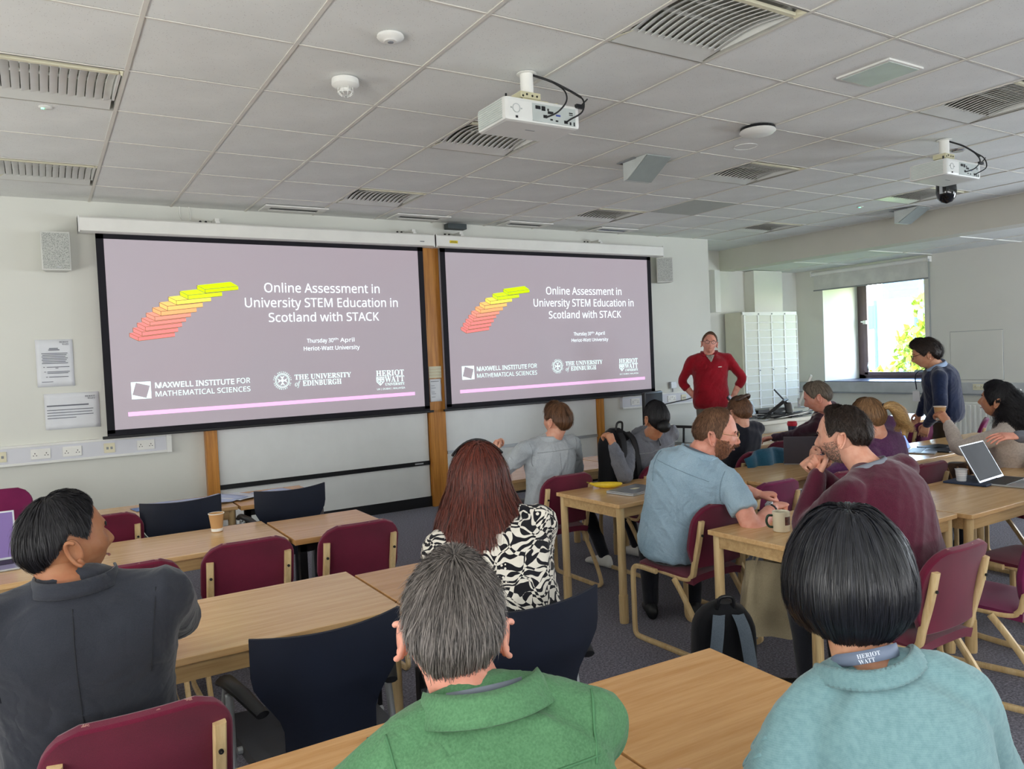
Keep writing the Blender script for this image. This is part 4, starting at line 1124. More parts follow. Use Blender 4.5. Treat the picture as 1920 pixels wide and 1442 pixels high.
# banana
t = thing('banana', 'yellow banana lying on the beech table', 'banana', (3.19, 4.02, TZ), R_(-42))
pts = [(-.115, .012, .03), (-.095, .006, .026), (-.06, -.004, .022), (0, -.012, .022), (.05, -.006, .022), (.085, .01, .024), (.098, .02, .026)]; P, r = catmull(pts, [.006, .010, .019, .022, .020, .012, .005]); MB().tube(P, r, 10).build('fruit', plain('banana_skin', 'e6c62f', .45, var=.12, vs_=14), t, smooth=True)
b = MB(); b.tube([(-.115, .012, .03), (-.137, .018, .036)], .005, 6); b.build('stem', plain('banana_stem', '8c7a30', .6), t)
def laptop(loc, rz, label, openang=None, w_=.31, d_=.215, lidmat=None, disp=None, sticker=False):
    t = thing('laptop', label, 'laptop', loc, R_(rz)); b = MB(); b.box((-w_ / 2, -d_ / 2, 0), (w_ / 2, d_ / 2, .011)); b.build('base', M_alu, t, bevel=.003)
    if openang is None:
        b = MB(); b.box((-w_ / 2, -d_ / 2, .012), (w_ / 2, d_ / 2, .018)); l = b.build('lid', lidmat or M_alu, t, bevel=.002)
    else:
        Rm = Matrix.Rotation(R_(90 - openang), 3, 'X'); pv = (0, d_ / 2, .008)
        b = MB(); b.box((-w_ / 2, d_ / 2 - .003, .008), (w_ / 2, d_ / 2 + .004, .008 + d_), rot=Rm, piv=pv); l = b.build('lid', lidmat or M_alu, t, bevel=.002)
        b = MB(); b.box((-w_ / 2 + .008, d_ / 2 - .0045, .02), (w_ / 2 - .008, d_ / 2 - .0033, .0 + d_), rot=Rm, piv=pv); b.build('display', disp or plain('dark_display', '20232b', .12, spec=.8), l)
        b = MB(); b.box((-w_ / 2 + .02, -.01, .011), (w_ / 2 - .02, d_ / 2 - .015, .0125)); b.build('keyboard', M_black, t)
        b = MB(); b.box((-.05, -d_ / 2 + .01, .011), (.05, -.02, .0118)); b.build('touchpad', M_greyp, t)
    return t, l
t, l = laptop((3.23, 3.79, TZ), 12, 'closed silver laptop with a small sticker beside the banana'); b = MB(); b.box((-.02, -.015, .018), (.035, .02, .0188)); b.build('sticker', M_pp, l)
Mblue = NM('blue_glow_display').set(.2, emit='7f9cff', es=.7); Mblue.base(lin('8aa0e8')); Mblue = Mblue.m  # even glow put in for the blue reflection on the far laptop's screen
laptop((5.35, 4.87, TZ), 8, 'open laptop with a bright blue screen on the far table', 105, disp=Mblue)
t, l = laptop((4.93, 3.80, TZ), 131, 'dark laptop lid with a black sticker held upright beside the maroon sweater man', 100, .30, .21, lidmat=plain('dark_slate_lid', '4a4852', .4, metal=.2))
b = MB(); b.box((-.02, .11, .07), (.03, .1115, .10)); b.box((-.06, .11, .075), (-.03, .1115, .095)); b.build('sticker', M_black, l)
laptop((6.0, 3.50, TZ), 22, 'thin open laptop with a bluish screen edge in front of the purple sweater woman', 115, disp=Mblue)
laptop((5.02, 2.36, TZ), 6, 'large open silver laptop at the right edge', 118, .36, .25, disp=plain('grey_reflecting_display', '4a4b4e', .65, spec=.15))
t = thing('laptop_sleeve', 'navy laptop sleeve lying behind the clear cup', 'sleeve', (4.93, 2.52, TZ), R_(4)); b = MB(); b.box((-.17, -.11, 0), (.15, .14, .012)); b.build('body', plain('navy_sleeve', '27344d', .7), t, bevel=.005)
t = laptop((-.30, 4.40, TZ), 4, 'open laptop cut by the left edge with a purple screen', 100, .34, .24, disp=emis('purple_display', '6a5a86', .5))
# mug
def mug(loc, label, rz):
    t = thing('mug', label, 'mug', loc, R_(rz)); MB().lathe([(.001, 0), (.036, 0), (.040, .004), (.041, .09), (.0415, .095), (.039, .097), (.037, .09), (.036, .01), (.001, .008)], n=36).build('body', plain('cream_ceramic', 'e4ddc4', .25, var=.02), t, smooth=True, auto=50)
    P, _ = catmull([(-.040, 0, .078), (-.062, 0, .076), (-.07, 0, .05), (-.060, 0, .026), (-.040, 0, .02)], [1] * 5); MB().tube(P, .006, 8).build('handle', plain('dark_green_glaze', '26402f', .3), t, smooth=True)
    b = MB(); P = [[(.0418 * math.sin(a), -.0418 * math.cos(a), .035 + .04 * k) for k in (0, 1)] for a in np.linspace(.15, 1.0, 6)]; b.shell(P, .0006); b.build('picture', plain('brown_print', '6b4036', .5, var=.3, vs_=60), t)
    MB().lathe([(.001, .07), (.037, .07)], n=24).build('coffee', plain('coffee', '3a2618', .2), t)
mug((3.02, 2.47, TZ), 'cream mug with a dark green handle and brown picture', -35)
t = thing('plastic_cup', 'clear plastic cup on the table at the right', 'cup', (4.83, 2.575, TZ)); Mc = NM('clear_plastic'); Mc.base((.95, .97, 1, 1)); Mc.set(.2, alpha=.38, spec=.5)
MB().lathe([(.001, 0), (.024, 0), (.026, .004), (.034, .082), (.037, .084), (.0365, .086), (.0330, .083), (.0250, .006), (.001, .004)], n=28).build('body', Mc.m, t, smooth=True, auto=50)
b = MB()
for z in (.02, .05, .06): r = .0255 + (z / .082) * .0083; b.tube([(r * math.cos(a), r * math.sin(a), z) for a in np.linspace(0, 6.283, 25)[:-1]], .0008, 5, closed=True)
b.build('ring', M_plaster, t)
t = thing('tumbler', 'navy tumbler with a red lid on the far table', 'tumbler', (6.55, 5.18, TZ)); MB().lathe([(.001, 0), (.038, 0), (.045, .085), (.001, .085)], n=24).build('body', plain('navy_cup', '1c2748', .4), t, smooth=True, auto=40)
MB().lathe([(.046, .075), (.05, .085), (.05, .10), (.044, .112), (.046, .12), (.001, .122)], n=24).build('lid', plain('red_silicone', 'c81f3a', .45), t, smooth=True, auto=40)
t = thing('phone', 'black phone lying on the table by the man in green', 'phone', (.68, 1.66, TZ), R_(-15)); b = MB(); b.box((-.08, -.05, 0), (.08, .05, .009)); b.build('body', M_black, t, bevel=.003)
for i, (x, y, rz, lb) in enumerate(((6.15, 3.42, 10, 'dark notebook lying by the curly haired woman, nearer the edge'), (6.3, 3.55, -8, 'black folder lying by the standing man, above the notebook'))):
    t = thing('notebook', lb, 'notebook', (x, y, TZ), R_(rz)); b = MB(); b.box((-.13, -.09, .001), (.13, .09, .012)); b.build('cover', M_black, t, bevel=.002); b = MB(); b.box((-.125, -.085, .003), (.132, .085, .010)); b.build('pages', M_paper, t)
t = thing('paper_sheet', 'white papers on the far table by the red lidded tumbler', 'paper', (6.0, 5.0, TZ)); b = MB(); b.box((-.12, -.1, 0), (.12, .1, .003)); b.build('sheet', M_paper, t)
t = thing('mouse_box', 'black rounded webcam on the far table', 'webcam', (6.95, 5.2, TZ)); b = MB(); b.tube([(0, 0, .05), (.09, .03, .055)], [.03, .035], 12); b.box((-.03, -.02, 0), (.06, .04, .012)); b.build('body', M_black, t, smooth=True, auto=40)
t = thing('name_card', 'white card with a letter hanging below the dark laptop', 'card', (5.2, 4.4, .66), R_(35)); b = MB(); b.box((-.06, 0, -.1), (.06, .003, .06)); b.build('sheet', M_paper, t); text_mesh('t', serif('T'), M_ink, t, (-.02, -.002, -.05), (1, 0, 0), (0, 0, 1), .04, .07, 'serif', 0, 'printed_letter')

# bags
def backpack(loc, rz, label, W, H, D, body, strap, tilt=0):
    t = thing('backpack', label, 'backpack', loc, R_(rz)); t.rotation_euler[0] = R_(tilt)
    P = []; n = 14
    for i in range(n):
        v = i / (n - 1); row = []
        w_ = W / 2 * (1 - .10 * v) * (1 if v < .72 else math.sqrt(max(.02, 1 - ((v - .72) / .29) ** 2))); d_ = D / 2 * (1 - .25 * v) * (1 if v < .75 else math.sqrt(max(.05, 1 - ((v - .75) / .27) ** 2))) * (.7 + .3 * min(1, v * 8))
        for j in range(24):
            a = 2 * math.pi * j / 24; c, s_ = math.cos(a), math.sin(a); e = .55
            row.append((w_ * abs(c) ** e * (1 if c > 0 else -1), d_ * abs(s_) ** e * (1 if s_ > 0 else -1) + .006 * math.sin(9 * v + 3 * a), v * H))
        P.append(row)
    b = MB(); b.grid(P, closed_u=True); b.add(P[-1], [tuple(range(24))]); b.add(P[0], [tuple(range(24))[::-1]]); b.build('body', body, t, smooth=True)
    for sx in (-1, 1):
        pts = [(sx * W * .14, -D * .40, H * .93), (sx * W * .20, -D * .62, H * .80), (sx * W * .27, -D * .70, H * .5), (sx * W * .35, -D * .66, H * .2), (sx * W * .42, -D * .5, .03)]
        P, _ = catmull(pts, [1] * 5); Q = [[p + np.array((-W * .075, .004, 0)), p + np.array((0, -.006, 0)), p + np.array((W * .075, .004, 0))] for p in P]; b = MB(); b.shell(Q, .014); o = b.build('shoulder_strap', strap, t, smooth=True, auto=50)
        b = MB(); b.tube(P - np.array((0, .012, 0)), .004, 5); b.build('strap_seam', M_black, o)
    P, _ = catmull([(-W * .13, -D * .2, H * .96), (-W * .09, -D * .25, H * 1.08), (W * .09, -D * .25, H * 1.08), (W * .13, -D * .2, H * .96)], [1] * 4); MB().tube(P, .008, 8).build('top_handle', M_black, t, smooth=True)
    b = MB(); b.tube([(-W * .4, D * .2, H * .75), (0, D * .05, H * .985), (W * .4, D * .2, H * .75)], .004, 6); b.build('zip', M_greyp, t)
    return t
M_bpk = m_fabric('black_nylon', '16171b', '0e0f12', 400, .7, .1); M_strap = m_fabric('slate_strap', '56606a', '434c55', 300)
backpack((2.62, 2.50, .0), -32, 'black backpack with slate grey straps standing on the floor', .30, .47, .2, M_bpk, M_strap, 6)
backpack((3.50, 4.30, .60), 10, 'black backpack held upright behind the linen shirt man', .28, .48, .2, M_bpk, plain('black_strap', '1b1c20', .8))
# its support: the chair seat edge below
t = thing('tote_bag', 'beige canvas tote bag hanging under the mug table', 'bag', (3.03, 2.58, 0))
M_canvas = m_fabric('beige_canvas', 'b6a98c', '9d9075', 350)
P = []
for i in range(15):
    v = i / 14; row = []
    for j in range(32):
        a = 2 * math.pi * j / 32; c, s_ = math.cos(a), math.sin(a)
        f = .014 * math.sin(5 * a + 2.5 * v) * (1 - .4 * v) + .008 * math.sin(9 * a - 4 * v)
        row.append(((.125 + .02 * (1 - v) + f) * abs(c) ** .7 * (1 if c > 0 else -1) + .03 * v, (.035 + .045 * (1 - v) + f) * abs(s_) ** .8 * (1 if s_ > 0 else -1), .19 + .36 * v + .012 * math.sin(2 * a)))
    P.append(row)
b = MB(); b.grid(P, closed_u=True); b.add(P[0], [tuple(range(32))[::-1]]); b.build('body', M_canvas, t, smooth=True)
for y in (-.03, .03):
    P, _ = catmull([(-.06, y, .54), (-.03, y * .8, .62), (.0, 0, .655), (.05, y * .8, .62), (.10, y, .54)], [1] * 5); b = MB(); b.tube(P, .014, 8, flat=(1, .25)); b.build('handle', M_canvas, t, smooth=True)
t.rotation_euler = (0, 0, R_(-35))
t = thing('shoulder_bag', 'dark brown bag hanging from a chair right of the purple sweater woman', 'bag', (5.42, 2.92, .45), R_(-20))
P = []
for i in range(12):
    v = i / 11
    P.append([((.19 - .03 * abs(v - .4)) * math.cos(a) * (math.sqrt(1 - (max(0, v - .6) / .42) ** 2)), .07 * math.sin(a) * (1 - .4 * v), .3 * v) for a in np.linspace(0, 2 * math.pi, 24, endpoint=False)])
b = MB(); b.grid(P, closed_u=True); b.add(P[0], [tuple(range(24))]); b.add(P[-1], [tuple(range(24))]); b.build('body', m_fabric('brown_leather', '4a3426', '2e2019', 20, .5, .1), t, smooth=True)
for k in range(4):
    P, _ = catmull([(-.15 + .1 * k, -.06, .02), (-.10 + .07 * k, -.075, .16), (-.12 + .08 * k, -.05, .28)], [1] * 3); MB().tube(P, .006, 6).build('strap', plain('tan_leather', '7a5230', .6), t, smooth=True)
# ------------------------------------------------------------------ people
def voxel(V, F, size, smooth=2, fac=.5):
    me = bpy.data.meshes.new('tmp'); me.from_pydata([tuple(map(float, v)) for v in V], [], F)
    bm = bmesh.new(); bm.from_mesh(me); bmesh.ops.recalc_face_normals(bm, faces=bm.faces); bm.to_mesh(me); bm.free()
    o = bpy.data.objects.new('tmp', me); COL.objects.link(o)
    m = o.modifiers.new('r', 'REMESH'); m.mode = 'VOXEL'; m.voxel_size = size
    if smooth: s = o.modifiers.new('s', 'SMOOTH'); s.factor = fac; s.iterations = smooth
    r = bpy.data.meshes.new_from_object(o.evaluated_get(bpy.context.evaluated_depsgraph_get()))
    n = len(r.vertices); A = np.empty(n * 3); r.vertices.foreach_get('co', A); A = A.reshape(-1, 3)
    Fs = [tuple(p.vertices) for p in r.polygons]
    bpy.data.objects.remove(o); bpy.data.meshes.remove(me); bpy.data.meshes.remove(r)
    return A, Fs

def vnormals(V, F):
    N = np.zeros_like(V); q = np.array([f if len(f) == 4 else (f[0], f[1], f[2], f[2]) for f in F])
    n = np.cross(V[q[:, 2]] - V[q[:, 0]], V[q[:, 3]] - V[q[:, 1]])
    for k in range(4): np.add.at(N, q[:, k], n)
    return N / (np.linalg.norm(N, axis=1, keepdims=True) + 1e-12)

def folds(V, F, amp, freq, seed, stretch=(1, 1, 1)):
    """cloth folds: displacement along the normal from a warped sum of waves"""
    rg = np.random.default_rng(seed); N = vnormals(V, F); Q = V * np.array(stretch); h = np.zeros(len(V))
    for o in range(4):
        k = nrm(rg.normal(size=3)) * freq * (1.6 ** o); w_ = nrm(rg.normal(size=3)) * freq * .55; ph = rg.uniform(0, 6.28, 2)
        s = np.sin(Q @ k + 1.7 * np.sin(Q @ w_ + ph[0]) + ph[1]); h += (1 - np.abs(s)) ** 2.0 * (.62 ** o)
    h -= h.mean()
    return V + N * (h * amp)[:, None]

def fr(yaw):
    a = R_(yaw); f = np.array((math.cos(a), math.sin(a), 0.)); r = np.array((math.sin(a), -math.cos(a), 0.)); return f, r
UP = np.array((0, 0, 1.))
def rotm(yaw, pitch=0, roll=0):
    """columns right, forward, up for a head looking along yaw (deg), pitch up, roll to its right"""
    f, r = fr(yaw); p = R_(pitch); f2 = f * math.cos(p) + UP * math.sin(p); u2 = UP * math.cos(p) - f * math.sin(p)
    q = R_(roll); r3 = r * math.cos(q) - u2 * math.sin(q); u3 = u2 * math.cos(q) + r * math.sin(q)
    return np.stack([r3, f2, u3], 1)

# ---- head surface (local frame: x right, y forward, z up, centre of the skull-face block at 0)
def head_pt(d, nose=.82, jaw=1.0):
    """d: unit directions (n,3) -> points"""
    d = np.asarray(d, float); x = .0745 * d[:, 0]; y = np.where(d[:, 1] > 0, .094, .102) * d[:, 1]; z = .118 * d[:, 2]
    t = np.clip(-z / .118, 0, 1)
    x = x * (1 - (.30 - .06 * (jaw - 1)) * t ** 1.6) * (1 + .10 * np.exp(-((z - .02) / .05) ** 2) * 0)
    sq = np.abs(d[:, 1]) ** 2; x *= 1 + .05 * (1 - sq) * (z > -.05)
    back = np.clip(-d[:, 1], 0, 1); y = np.where(d[:, 1] < 0, y * (1 - .42 * np.clip((-z - .015) / .1, 0, 1)), y)
    fz = np.clip(d[:, 1], 0, 1) ** .5
    g = lambda v, s: np.exp(-(v / s) ** 2)
    ax = np.abs(x)
    y = y + fz * (.010 * g(z + .098, .022) * g(x, .035) + .004 * g(z + .03, .05))
    y = y + fz * nose * (.021 * g(x, .0115) * g(z + .028, .015) + .013 * g(x, .0095) * g(z + .010, .020) + .006 * g(ax - .012, .008) * g(z + .033, .009))
    y = y + fz * (-.0095 * g(ax - .031, .017) * g(z - .006, .013) + .0055 * g(ax - .025, .03) * g(z - .030, .010) - .004 * g(x, .02) * g(z - .012, .008))
    y = y + fz * (.0065 * g(x, .024) * g(z + .061, .011) - .0045 * g(x, .022) * g(z + .0625, .0028) - .003 * g(x, .03) * g(z + .077, .007))
    y = y + fz * .004 * g(ax - .045, .018) * g(z + .022, .022)
    x = x + np.sign(x) * .004 * g(z + .022, .02) * g(d[:, 1] - .55, .3)
    return np.stack([x, y, z], 1)
def head_mesh():
    n, m = 96, 72; V = []
    for j in range(m + 1):
        ph = math.pi * j / m
        for i in range(n):
            a = 2 * math.pi * i / n; a = a + .28 * math.sin(2 * a) * 0 ; V.append((math.sin(ph) * math.sin(a), math.sin(ph) * math.cos(a), math.cos(ph)))
    D = np.array(V); th = np.arctan2(D[:, 0], D[:, 1]); th2 = th - .42 * np.sin(th)  # more vertices in front
    s = np.hypot(D[:, 0], D[:, 1]); D[:, 0] = s * np.sin(th2); D[:, 1] = s * np.cos(th2)
    return D, [(j * n + i, j * n + (i + 1) % n, (j + 1) * n + (i + 1) % n, (j + 1) * n + i) for j in range(m) for i in range(n)]
HD, HF = head_mesh()

def ear_parts(side):
    """list of (V,F) in head frame"""
    out = []
    c = np.array((side * .079, -.014, -.012)); ax = np.array((side * .35, -.35, .0)); fwd = nrm(np.array((side * .45, .9, 0))); up = nrm(np.array((0, -.18, 1)))
    nn = nrm(np.cross(fwd, up)) * side
    pts = []; rs = []
    for k in range(11):
        a = -1.5 + k * .36; R = .033 * (1.0 - .12 * math.sin(a)); p = c + fwd * (-math.cos(a - .3) * .016) * 1.0 + up * (math.sin(a) * R * .95) + nn * .014 * (1 - .3 * math.cos(a)); pts.append(p); rs.append(.0050)
    P, r = catmull(pts[::-1], rs, 3); out.append(limb(P, r, 8, ends=True))
    V = []; n = 14
    for s in (0, .6, 1.0):
        for k in range(n):
            a = 2 * math.pi * k / n; V.append(c + fwd * .017 * s * math.cos(a) + up * .032 * s * math.sin(a) + nn * (.004 + .004 * s))
    out.append((V + [v - nn * .008 for v in V], [(i * n + k, i * n + (k + 1) % n, (i + 1) * n + (k + 1) % n, (i + 1) * n + k) for i in (0, 1) for k in range(n)] + [(3 * n + i * n + (k + 1) % n, 3 * n + i * n + k, 3 * n + (i + 1) * n + k, 3 * n + (i + 1) * n + (k + 1) % n) for i in (0, 1) for k in range(n)] + [(2 * n + k, 2 * n + (k + 1) % n, 5 * n + (k + 1) % n, 5 * n + k) for k in range(n)]))
    out.append(limb([c - up * .024 + nn * .006 + fwd * .003, c - up * .034 + nn * .004 + fwd * .007], [.0075, .0055], 8, ends=True))
    return out

def hand_parts(wrist, fdir, pnorm, side, curl=.5, s=1.0, spread=.12, thumb=.5):
    """palm + five bent fingers; pnorm = direction the palm faces; side=+1 right hand"""
    f = nrm(fdir); pn = nrm(np.asarray(pnorm) - f * (np.asarray(pnorm) @ f)); lat = np.cross(f, pn) * side  # towards the thumb... 
    out = []; w_ = np.asarray(wrist, float)
    def L(a, b_, c_): return w_ + (f * a + lat * b_ + pn * c_) * s
    sec = [(-.02, .026, .020), (0, .027, .018), (.03, .034, .017), (.065, .041, .015), (.092, .040, .012)]
    V = []; n = 14
    for (a, hw, hd) in sec:
        for k in range(n):
            t = 2 * math.pi * k / n; V.append(L(a, hw * math.cos(t), hd * math.sin(t)))
    F = [(i * n + k, i * n + (k + 1) % n, (i + 1) * n + (k + 1) % n, (i + 1) * n + k) for i in range(len(sec) - 1) for k in range(n)] + [tuple(range(n))[::-1], tuple(range(4 * n, 5 * n))]
    out.append((V, F))
    for q, (b0, ln, rr) in enumerate(((.030, .072, .0092), (.010, .080, .0095), (-.010, .075, .0090), (-.029, .058, .0080))):
        ang = 0; p = np.array(L(.075, b0, 0)); pts = [p]; rs = [rr * 1.15]; d2 = nrm(f + lat * spread * (b0 / .03))
        for sgm, frac in ((0, .42), (1, .32), (2, .26)):
            ang += curl * (1.0, 1.25, .9)[sgm] * (1 + .08 * q)
            dd = d2 * math.cos(ang) + pn * math.sin(ang); p = p + dd * (ln + (.03 if sgm == 0 else 0)) * frac * s * 1.05; pts.append(p); rs.append(rr * (1 - .12 * (sgm + 1)))
        P, r = catmull(pts, np.array(rs) * s, 3); out.append(limb(P, r, 8, ends=True))
    p0 = L(.012, .022, .004); p1 = L(.040, .047, .012 + .01 * thumb); p2 = L(.068, .054 - .015 * thumb, .016 + .022 * thumb); p3 = L(.092, .050 - .03 * thumb, .018 + .03 * thumb)
    P, r = catmull([p0, p1, p2, p3], np.array([.015, .0125, .0108, .0085]) * s, 3); out.append(limb(P, r, 8, ends=True))
    return out

def join(parts):
    V = []; F = []
    for v, f in parts:
        o = len(V); V.extend(list(v)); F.extend([tuple(i + o for i in q) for q in f])
    return V, F
def sec_loft(secs, n=24, p=2.3, caps=True):
    """secs: (centre, half width, half depth, right, fwd)"""
    V = []
    for (c, a, b_, r, f) in secs:
        for k in range(n):
            t = 2 * math.pi * k / n; ct, st = math.cos(t), math.sin(t)
            V.append(np.asarray(c) + r * (a * abs(ct) ** (2 / p) * (1 if ct > 0 else -1)) + f * (b_ * abs(st) ** (2 / p) * (1 if st > 0 else -1)))
    m = len(secs); F = [(i * n + k, i * n + (k + 1) % n, (i + 1) * n + (k + 1) % n, (i + 1) * n + k) for i in range(m - 1) for k in range(n)]
    if caps: F += [tuple(range(n))[::-1], tuple(range((m - 1) * n, m * n))]
    return V, F
def elbow_ik(S, W, l1, l2, hint):
    d = W - S; L = np.linalg.norm(d)
    if L > (l1 + l2) * .995: W = S + d / L * (l1 + l2) * .995; d = W - S; L = np.linalg.norm(d)
    a = (l1 * l1 - l2 * l2 + L * L) / (2 * L); h = math.sqrt(max(0, l1 * l1 - a * a)); u = d / L; hn = nrm(np.asarray(hint, float) - u * (np.asarray(hint, float) @ u))
    return S + u * a + hn * h, W

SKIN = {}
def skin(name, col, rough=.5):
    if name in MATS: return MATS[name]
    k = NM(name); c = lin(col); v = k.coord(); n = k.noise(26, 4, v)
    c2 = (c[0] * .90, c[1] * .78, c[2] * .74, 1); k.base(k.ramp(n, [(.35, c2), (.62, c)])); k.set(rough, 0, .35)
    k.b.inputs['Subsurface Weight'].default_value = .12; k.b.inputs['Subsurface Radius'].default_value = (.012, .004, .002); k.b.inputs['Subsurface Scale'].default_value = 1.0
    k.bump(k.noise(300, 2, v), .12, .001)
    MATS[name] = k.m; return k.m
def hairmat(name, c1, c2, rough=.42, spec=.5):
    if name in MATS: return MATS[name]
    k = NM(name); v = k.coord((1, 1, .25)); n = k.noise(120, 3, v, .7); at = k.n('Attribute'); at.attribute_name = 'strand_tone'
    f = k.math('ADD', k.math('MULTIPLY', n, .35), k.math('MULTIPLY', at.outputs['Fac'], .65))
    k.base(k.ramp(f, [(.25, lin(c2)), (.5, lin(c1)), (.85, tuple(min(1, x * 1.9 + .004) for x in lin(c1)[:3]) + (1,))])); k.set(rough, 0, spec); k.bump(n, .25, .002)
    MATS[name] = k.m; return k.m

def _noop(): pass
def mesh_np(name, V, F, mats, parent, origin, smooth=True, mi=None):
    me = bpy.data.meshes.new(name); me.from_pydata((np.asarray(V, float) - origin).tolist(), [], F)
    for m in (mats if isinstance(mats, (list, tuple)) else [mats]): me.materials.append(m)
    if mi is not None: me.polygons.foreach_set('material_index', mi)
    if smooth: me.polygons.foreach_set('use_smooth', [True] * len(me.polygons))
    o = bpy.data.objects.new(name, me); COL.objects.link(o); o.parent = parent; return o

# ---- hair: S(az, t) from the crown to the tips around the head
def hair(parent, origin, H, M, sc, mat, style, n_str=2500, seed=1, wr=.0009, prof=None, name='hair', jit=.004, curl=0.0, clump=.0022):
    """prof(az)-> dict(end=polar angle where hair leaves/ends on head (deg), drop=length hanging below, thick, flare, tip)"""
    rg = np.random.default_rng(seed); NA, NT = 72, 30
    crown = np.array((0, -.35, 1.0)); crown = nrm(crown)
    degs = np.arange(-180, 181); pr = [prof(float(a_)) for a_ in degs]
    tab = {k: np.array([q.get(k, dflt) for q in pr], float) for k, dflt in (('end', 90), ('drop', 0), ('thick', .01), ('edge', .25), ('flare', 0), ('tuck', 0))}
    leant = np.array([q.get('lean', (0, 0, 0)) for q in pr], float)
    def S(az, t):
        az = np.atleast_1d(az).astype(float); t = np.atleast_1d(t).astype(float)
        dg = (np.degrees(az) + 180) % 360 - 180; q = {k: np.interp(dg, degs, v) for k, v in tab.items()}
        lean = np.stack([np.interp(dg, degs, leant[:, k]) for k in range(3)], 1)
        end = np.radians(q['end']); drop = q['drop']; L1 = .12 * end; s = t * (L1 + drop)
        ph = end * np.minimum(1, s / np.maximum(L1, 1e-6)); dn = np.where(drop > 0, np.maximum(0, s - L1), 0)
        d = np.stack([np.sin(ph) * np.sin(az), np.sin(ph) * np.cos(az) - .27 * np.clip(1 - ph / 1.5, 0, 1), np.cos(ph)], 1)
        d /= np.linalg.norm(d, axis=1, keepdims=True); p = head_pt(d, nose=0); u = p / (np.linalg.norm(p, axis=1, keepdims=True) + 1e-9)
        e = q['edge']; et = np.where(drop > 0, 1, np.sqrt(np.clip(1 - (np.clip(t - (1 - e), 0, None) / np.maximum(e, 1e-6)) ** 2, 0, 1)))
        th = q['thick'] * np.minimum(1, .6 + ph) * et + clump * np.minimum(1, q['thick'] / .012) * (np.sin(az * 17 + 3 * np.sin(t * 5 + az * 2) + seed) * .5 + np.sin(az * 31 + 2 * np.sin(t * 7) + 2 * seed) * .35 + .3 * np.sin(t * 19 + az * 3)) * et
        p = p + u * th[:, None]; hor = u * np.array((1, 1, 0)); hor /= np.linalg.norm(hor, axis=1, keepdims=True) + 1e-9
        v = dn / np.maximum(drop, 1e-6)
        p = p + hor * ((q['flare'] * np.sin(v * math.pi / 2) - q['tuck'] * v ** 2) * (dn > 0))[:, None] - np.stack([0 * dn, 0 * dn, dn], 1) + lean * v[:, None]
        return p
    A = np.linspace(0, 2 * math.pi, NA, endpoint=False); G = []
    for j in range(NT + 1): G.append(S(A, np.full(NA, j / NT)))
    G = np.array(G)
    V = G.reshape(-1, 3); F = [(j * NA + i, j * NA + (i + 1) % NA, (j + 1) * NA + (i + 1) % NA, (j + 1) * NA + i) for j in range(NT) for i in range(NA)]
    F = list(F); F.append(tuple((NT) * NA + i for i in range(NA)) if style != 'open' else (0, 1, 2))
    V = list(V)
    # strands
    ls = style if isinstance(style, float) else .5
    ns = 7; az = rg.uniform(0, 2 * math.pi, n_str); t0 = rg.uniform(0, 1, n_str) ** .8 * (1 - ls * .6); ln = ls * rg.uniform(.6, 1.15, n_str); ja = rg.normal(0, .05, n_str); lf = np.abs(rg.normal(0, jit, n_str)) + .0006; cu = rg.normal(0, 1, n_str)
    ph_ = rg.uniform(0, 6.28, n_str)
    pts = []
    for k in range(ns):
        s = k / (ns - 1); tt = np.clip(t0 + ln * s, 0, 1.02); aa = az + ja * s + curl * .08 * np.sin(s * 9 + ph_)
        Pk = S(aa, np.minimum(tt, 1.0)); u = Pk / (np.linalg.norm(Pk, axis=1, keepdims=True) + 1e-9); u[:, 2] *= .4
        Pk = Pk + u * (lf * (.2 + s) + curl * .004 * np.sin(s * 11 + ph_ * 2))[:, None] - np.array((0, 0, .004)) * (np.maximum(0, t0 + ln * s - 1) > 0)[:, None] * s
        pts.append(Pk)
    pts = np.array(pts)  # ns, n, 3
    tan = np.gradient(pts, axis=0); tan /= np.linalg.norm(tan, axis=2, keepdims=True) + 1e-9
    out_ = pts / (np.linalg.norm(pts, axis=2, keepdims=True) + 1e-9); sd = np.cross(tan, out_ + np.array(rg.normal(0, .35, pts.shape))); sd /= np.linalg.norm(sd, axis=2, keepdims=True) + 1e-9
    wd = wr * np.array([1, 1, 1, .9, .8, .55, .15])[:, None, None]
    Lf = pts - sd * wd; Rt = pts + sd * wd
    base = len(V); SV = np.stack([Lf, Rt], 2).transpose(1, 0, 2, 3).reshape(-1, 3)  # n, ns, 2
    V = np.vstack([np.array(V), SV])
    for i in range(n_str):
        o = base + i * ns * 2
        for k in range(ns - 1): F.append((o + 2 * k, o + 2 * k + 1, o + 2 * k + 3, o + 2 * k + 2))
    W = H + (V * sc) @ M.T
    ob = mesh_np(name, W, F, mat, parent, origin)
    sh = np.full(len(V), .42); sh[base:] = np.repeat(np.clip(rg.normal(.5, .27, n_str), 0, 1), ns * 2)
    at = ob.data.attributes.new('strand_tone', 'FLOAT', 'POINT'); at.data.foreach_set('value', sh)
    return ob

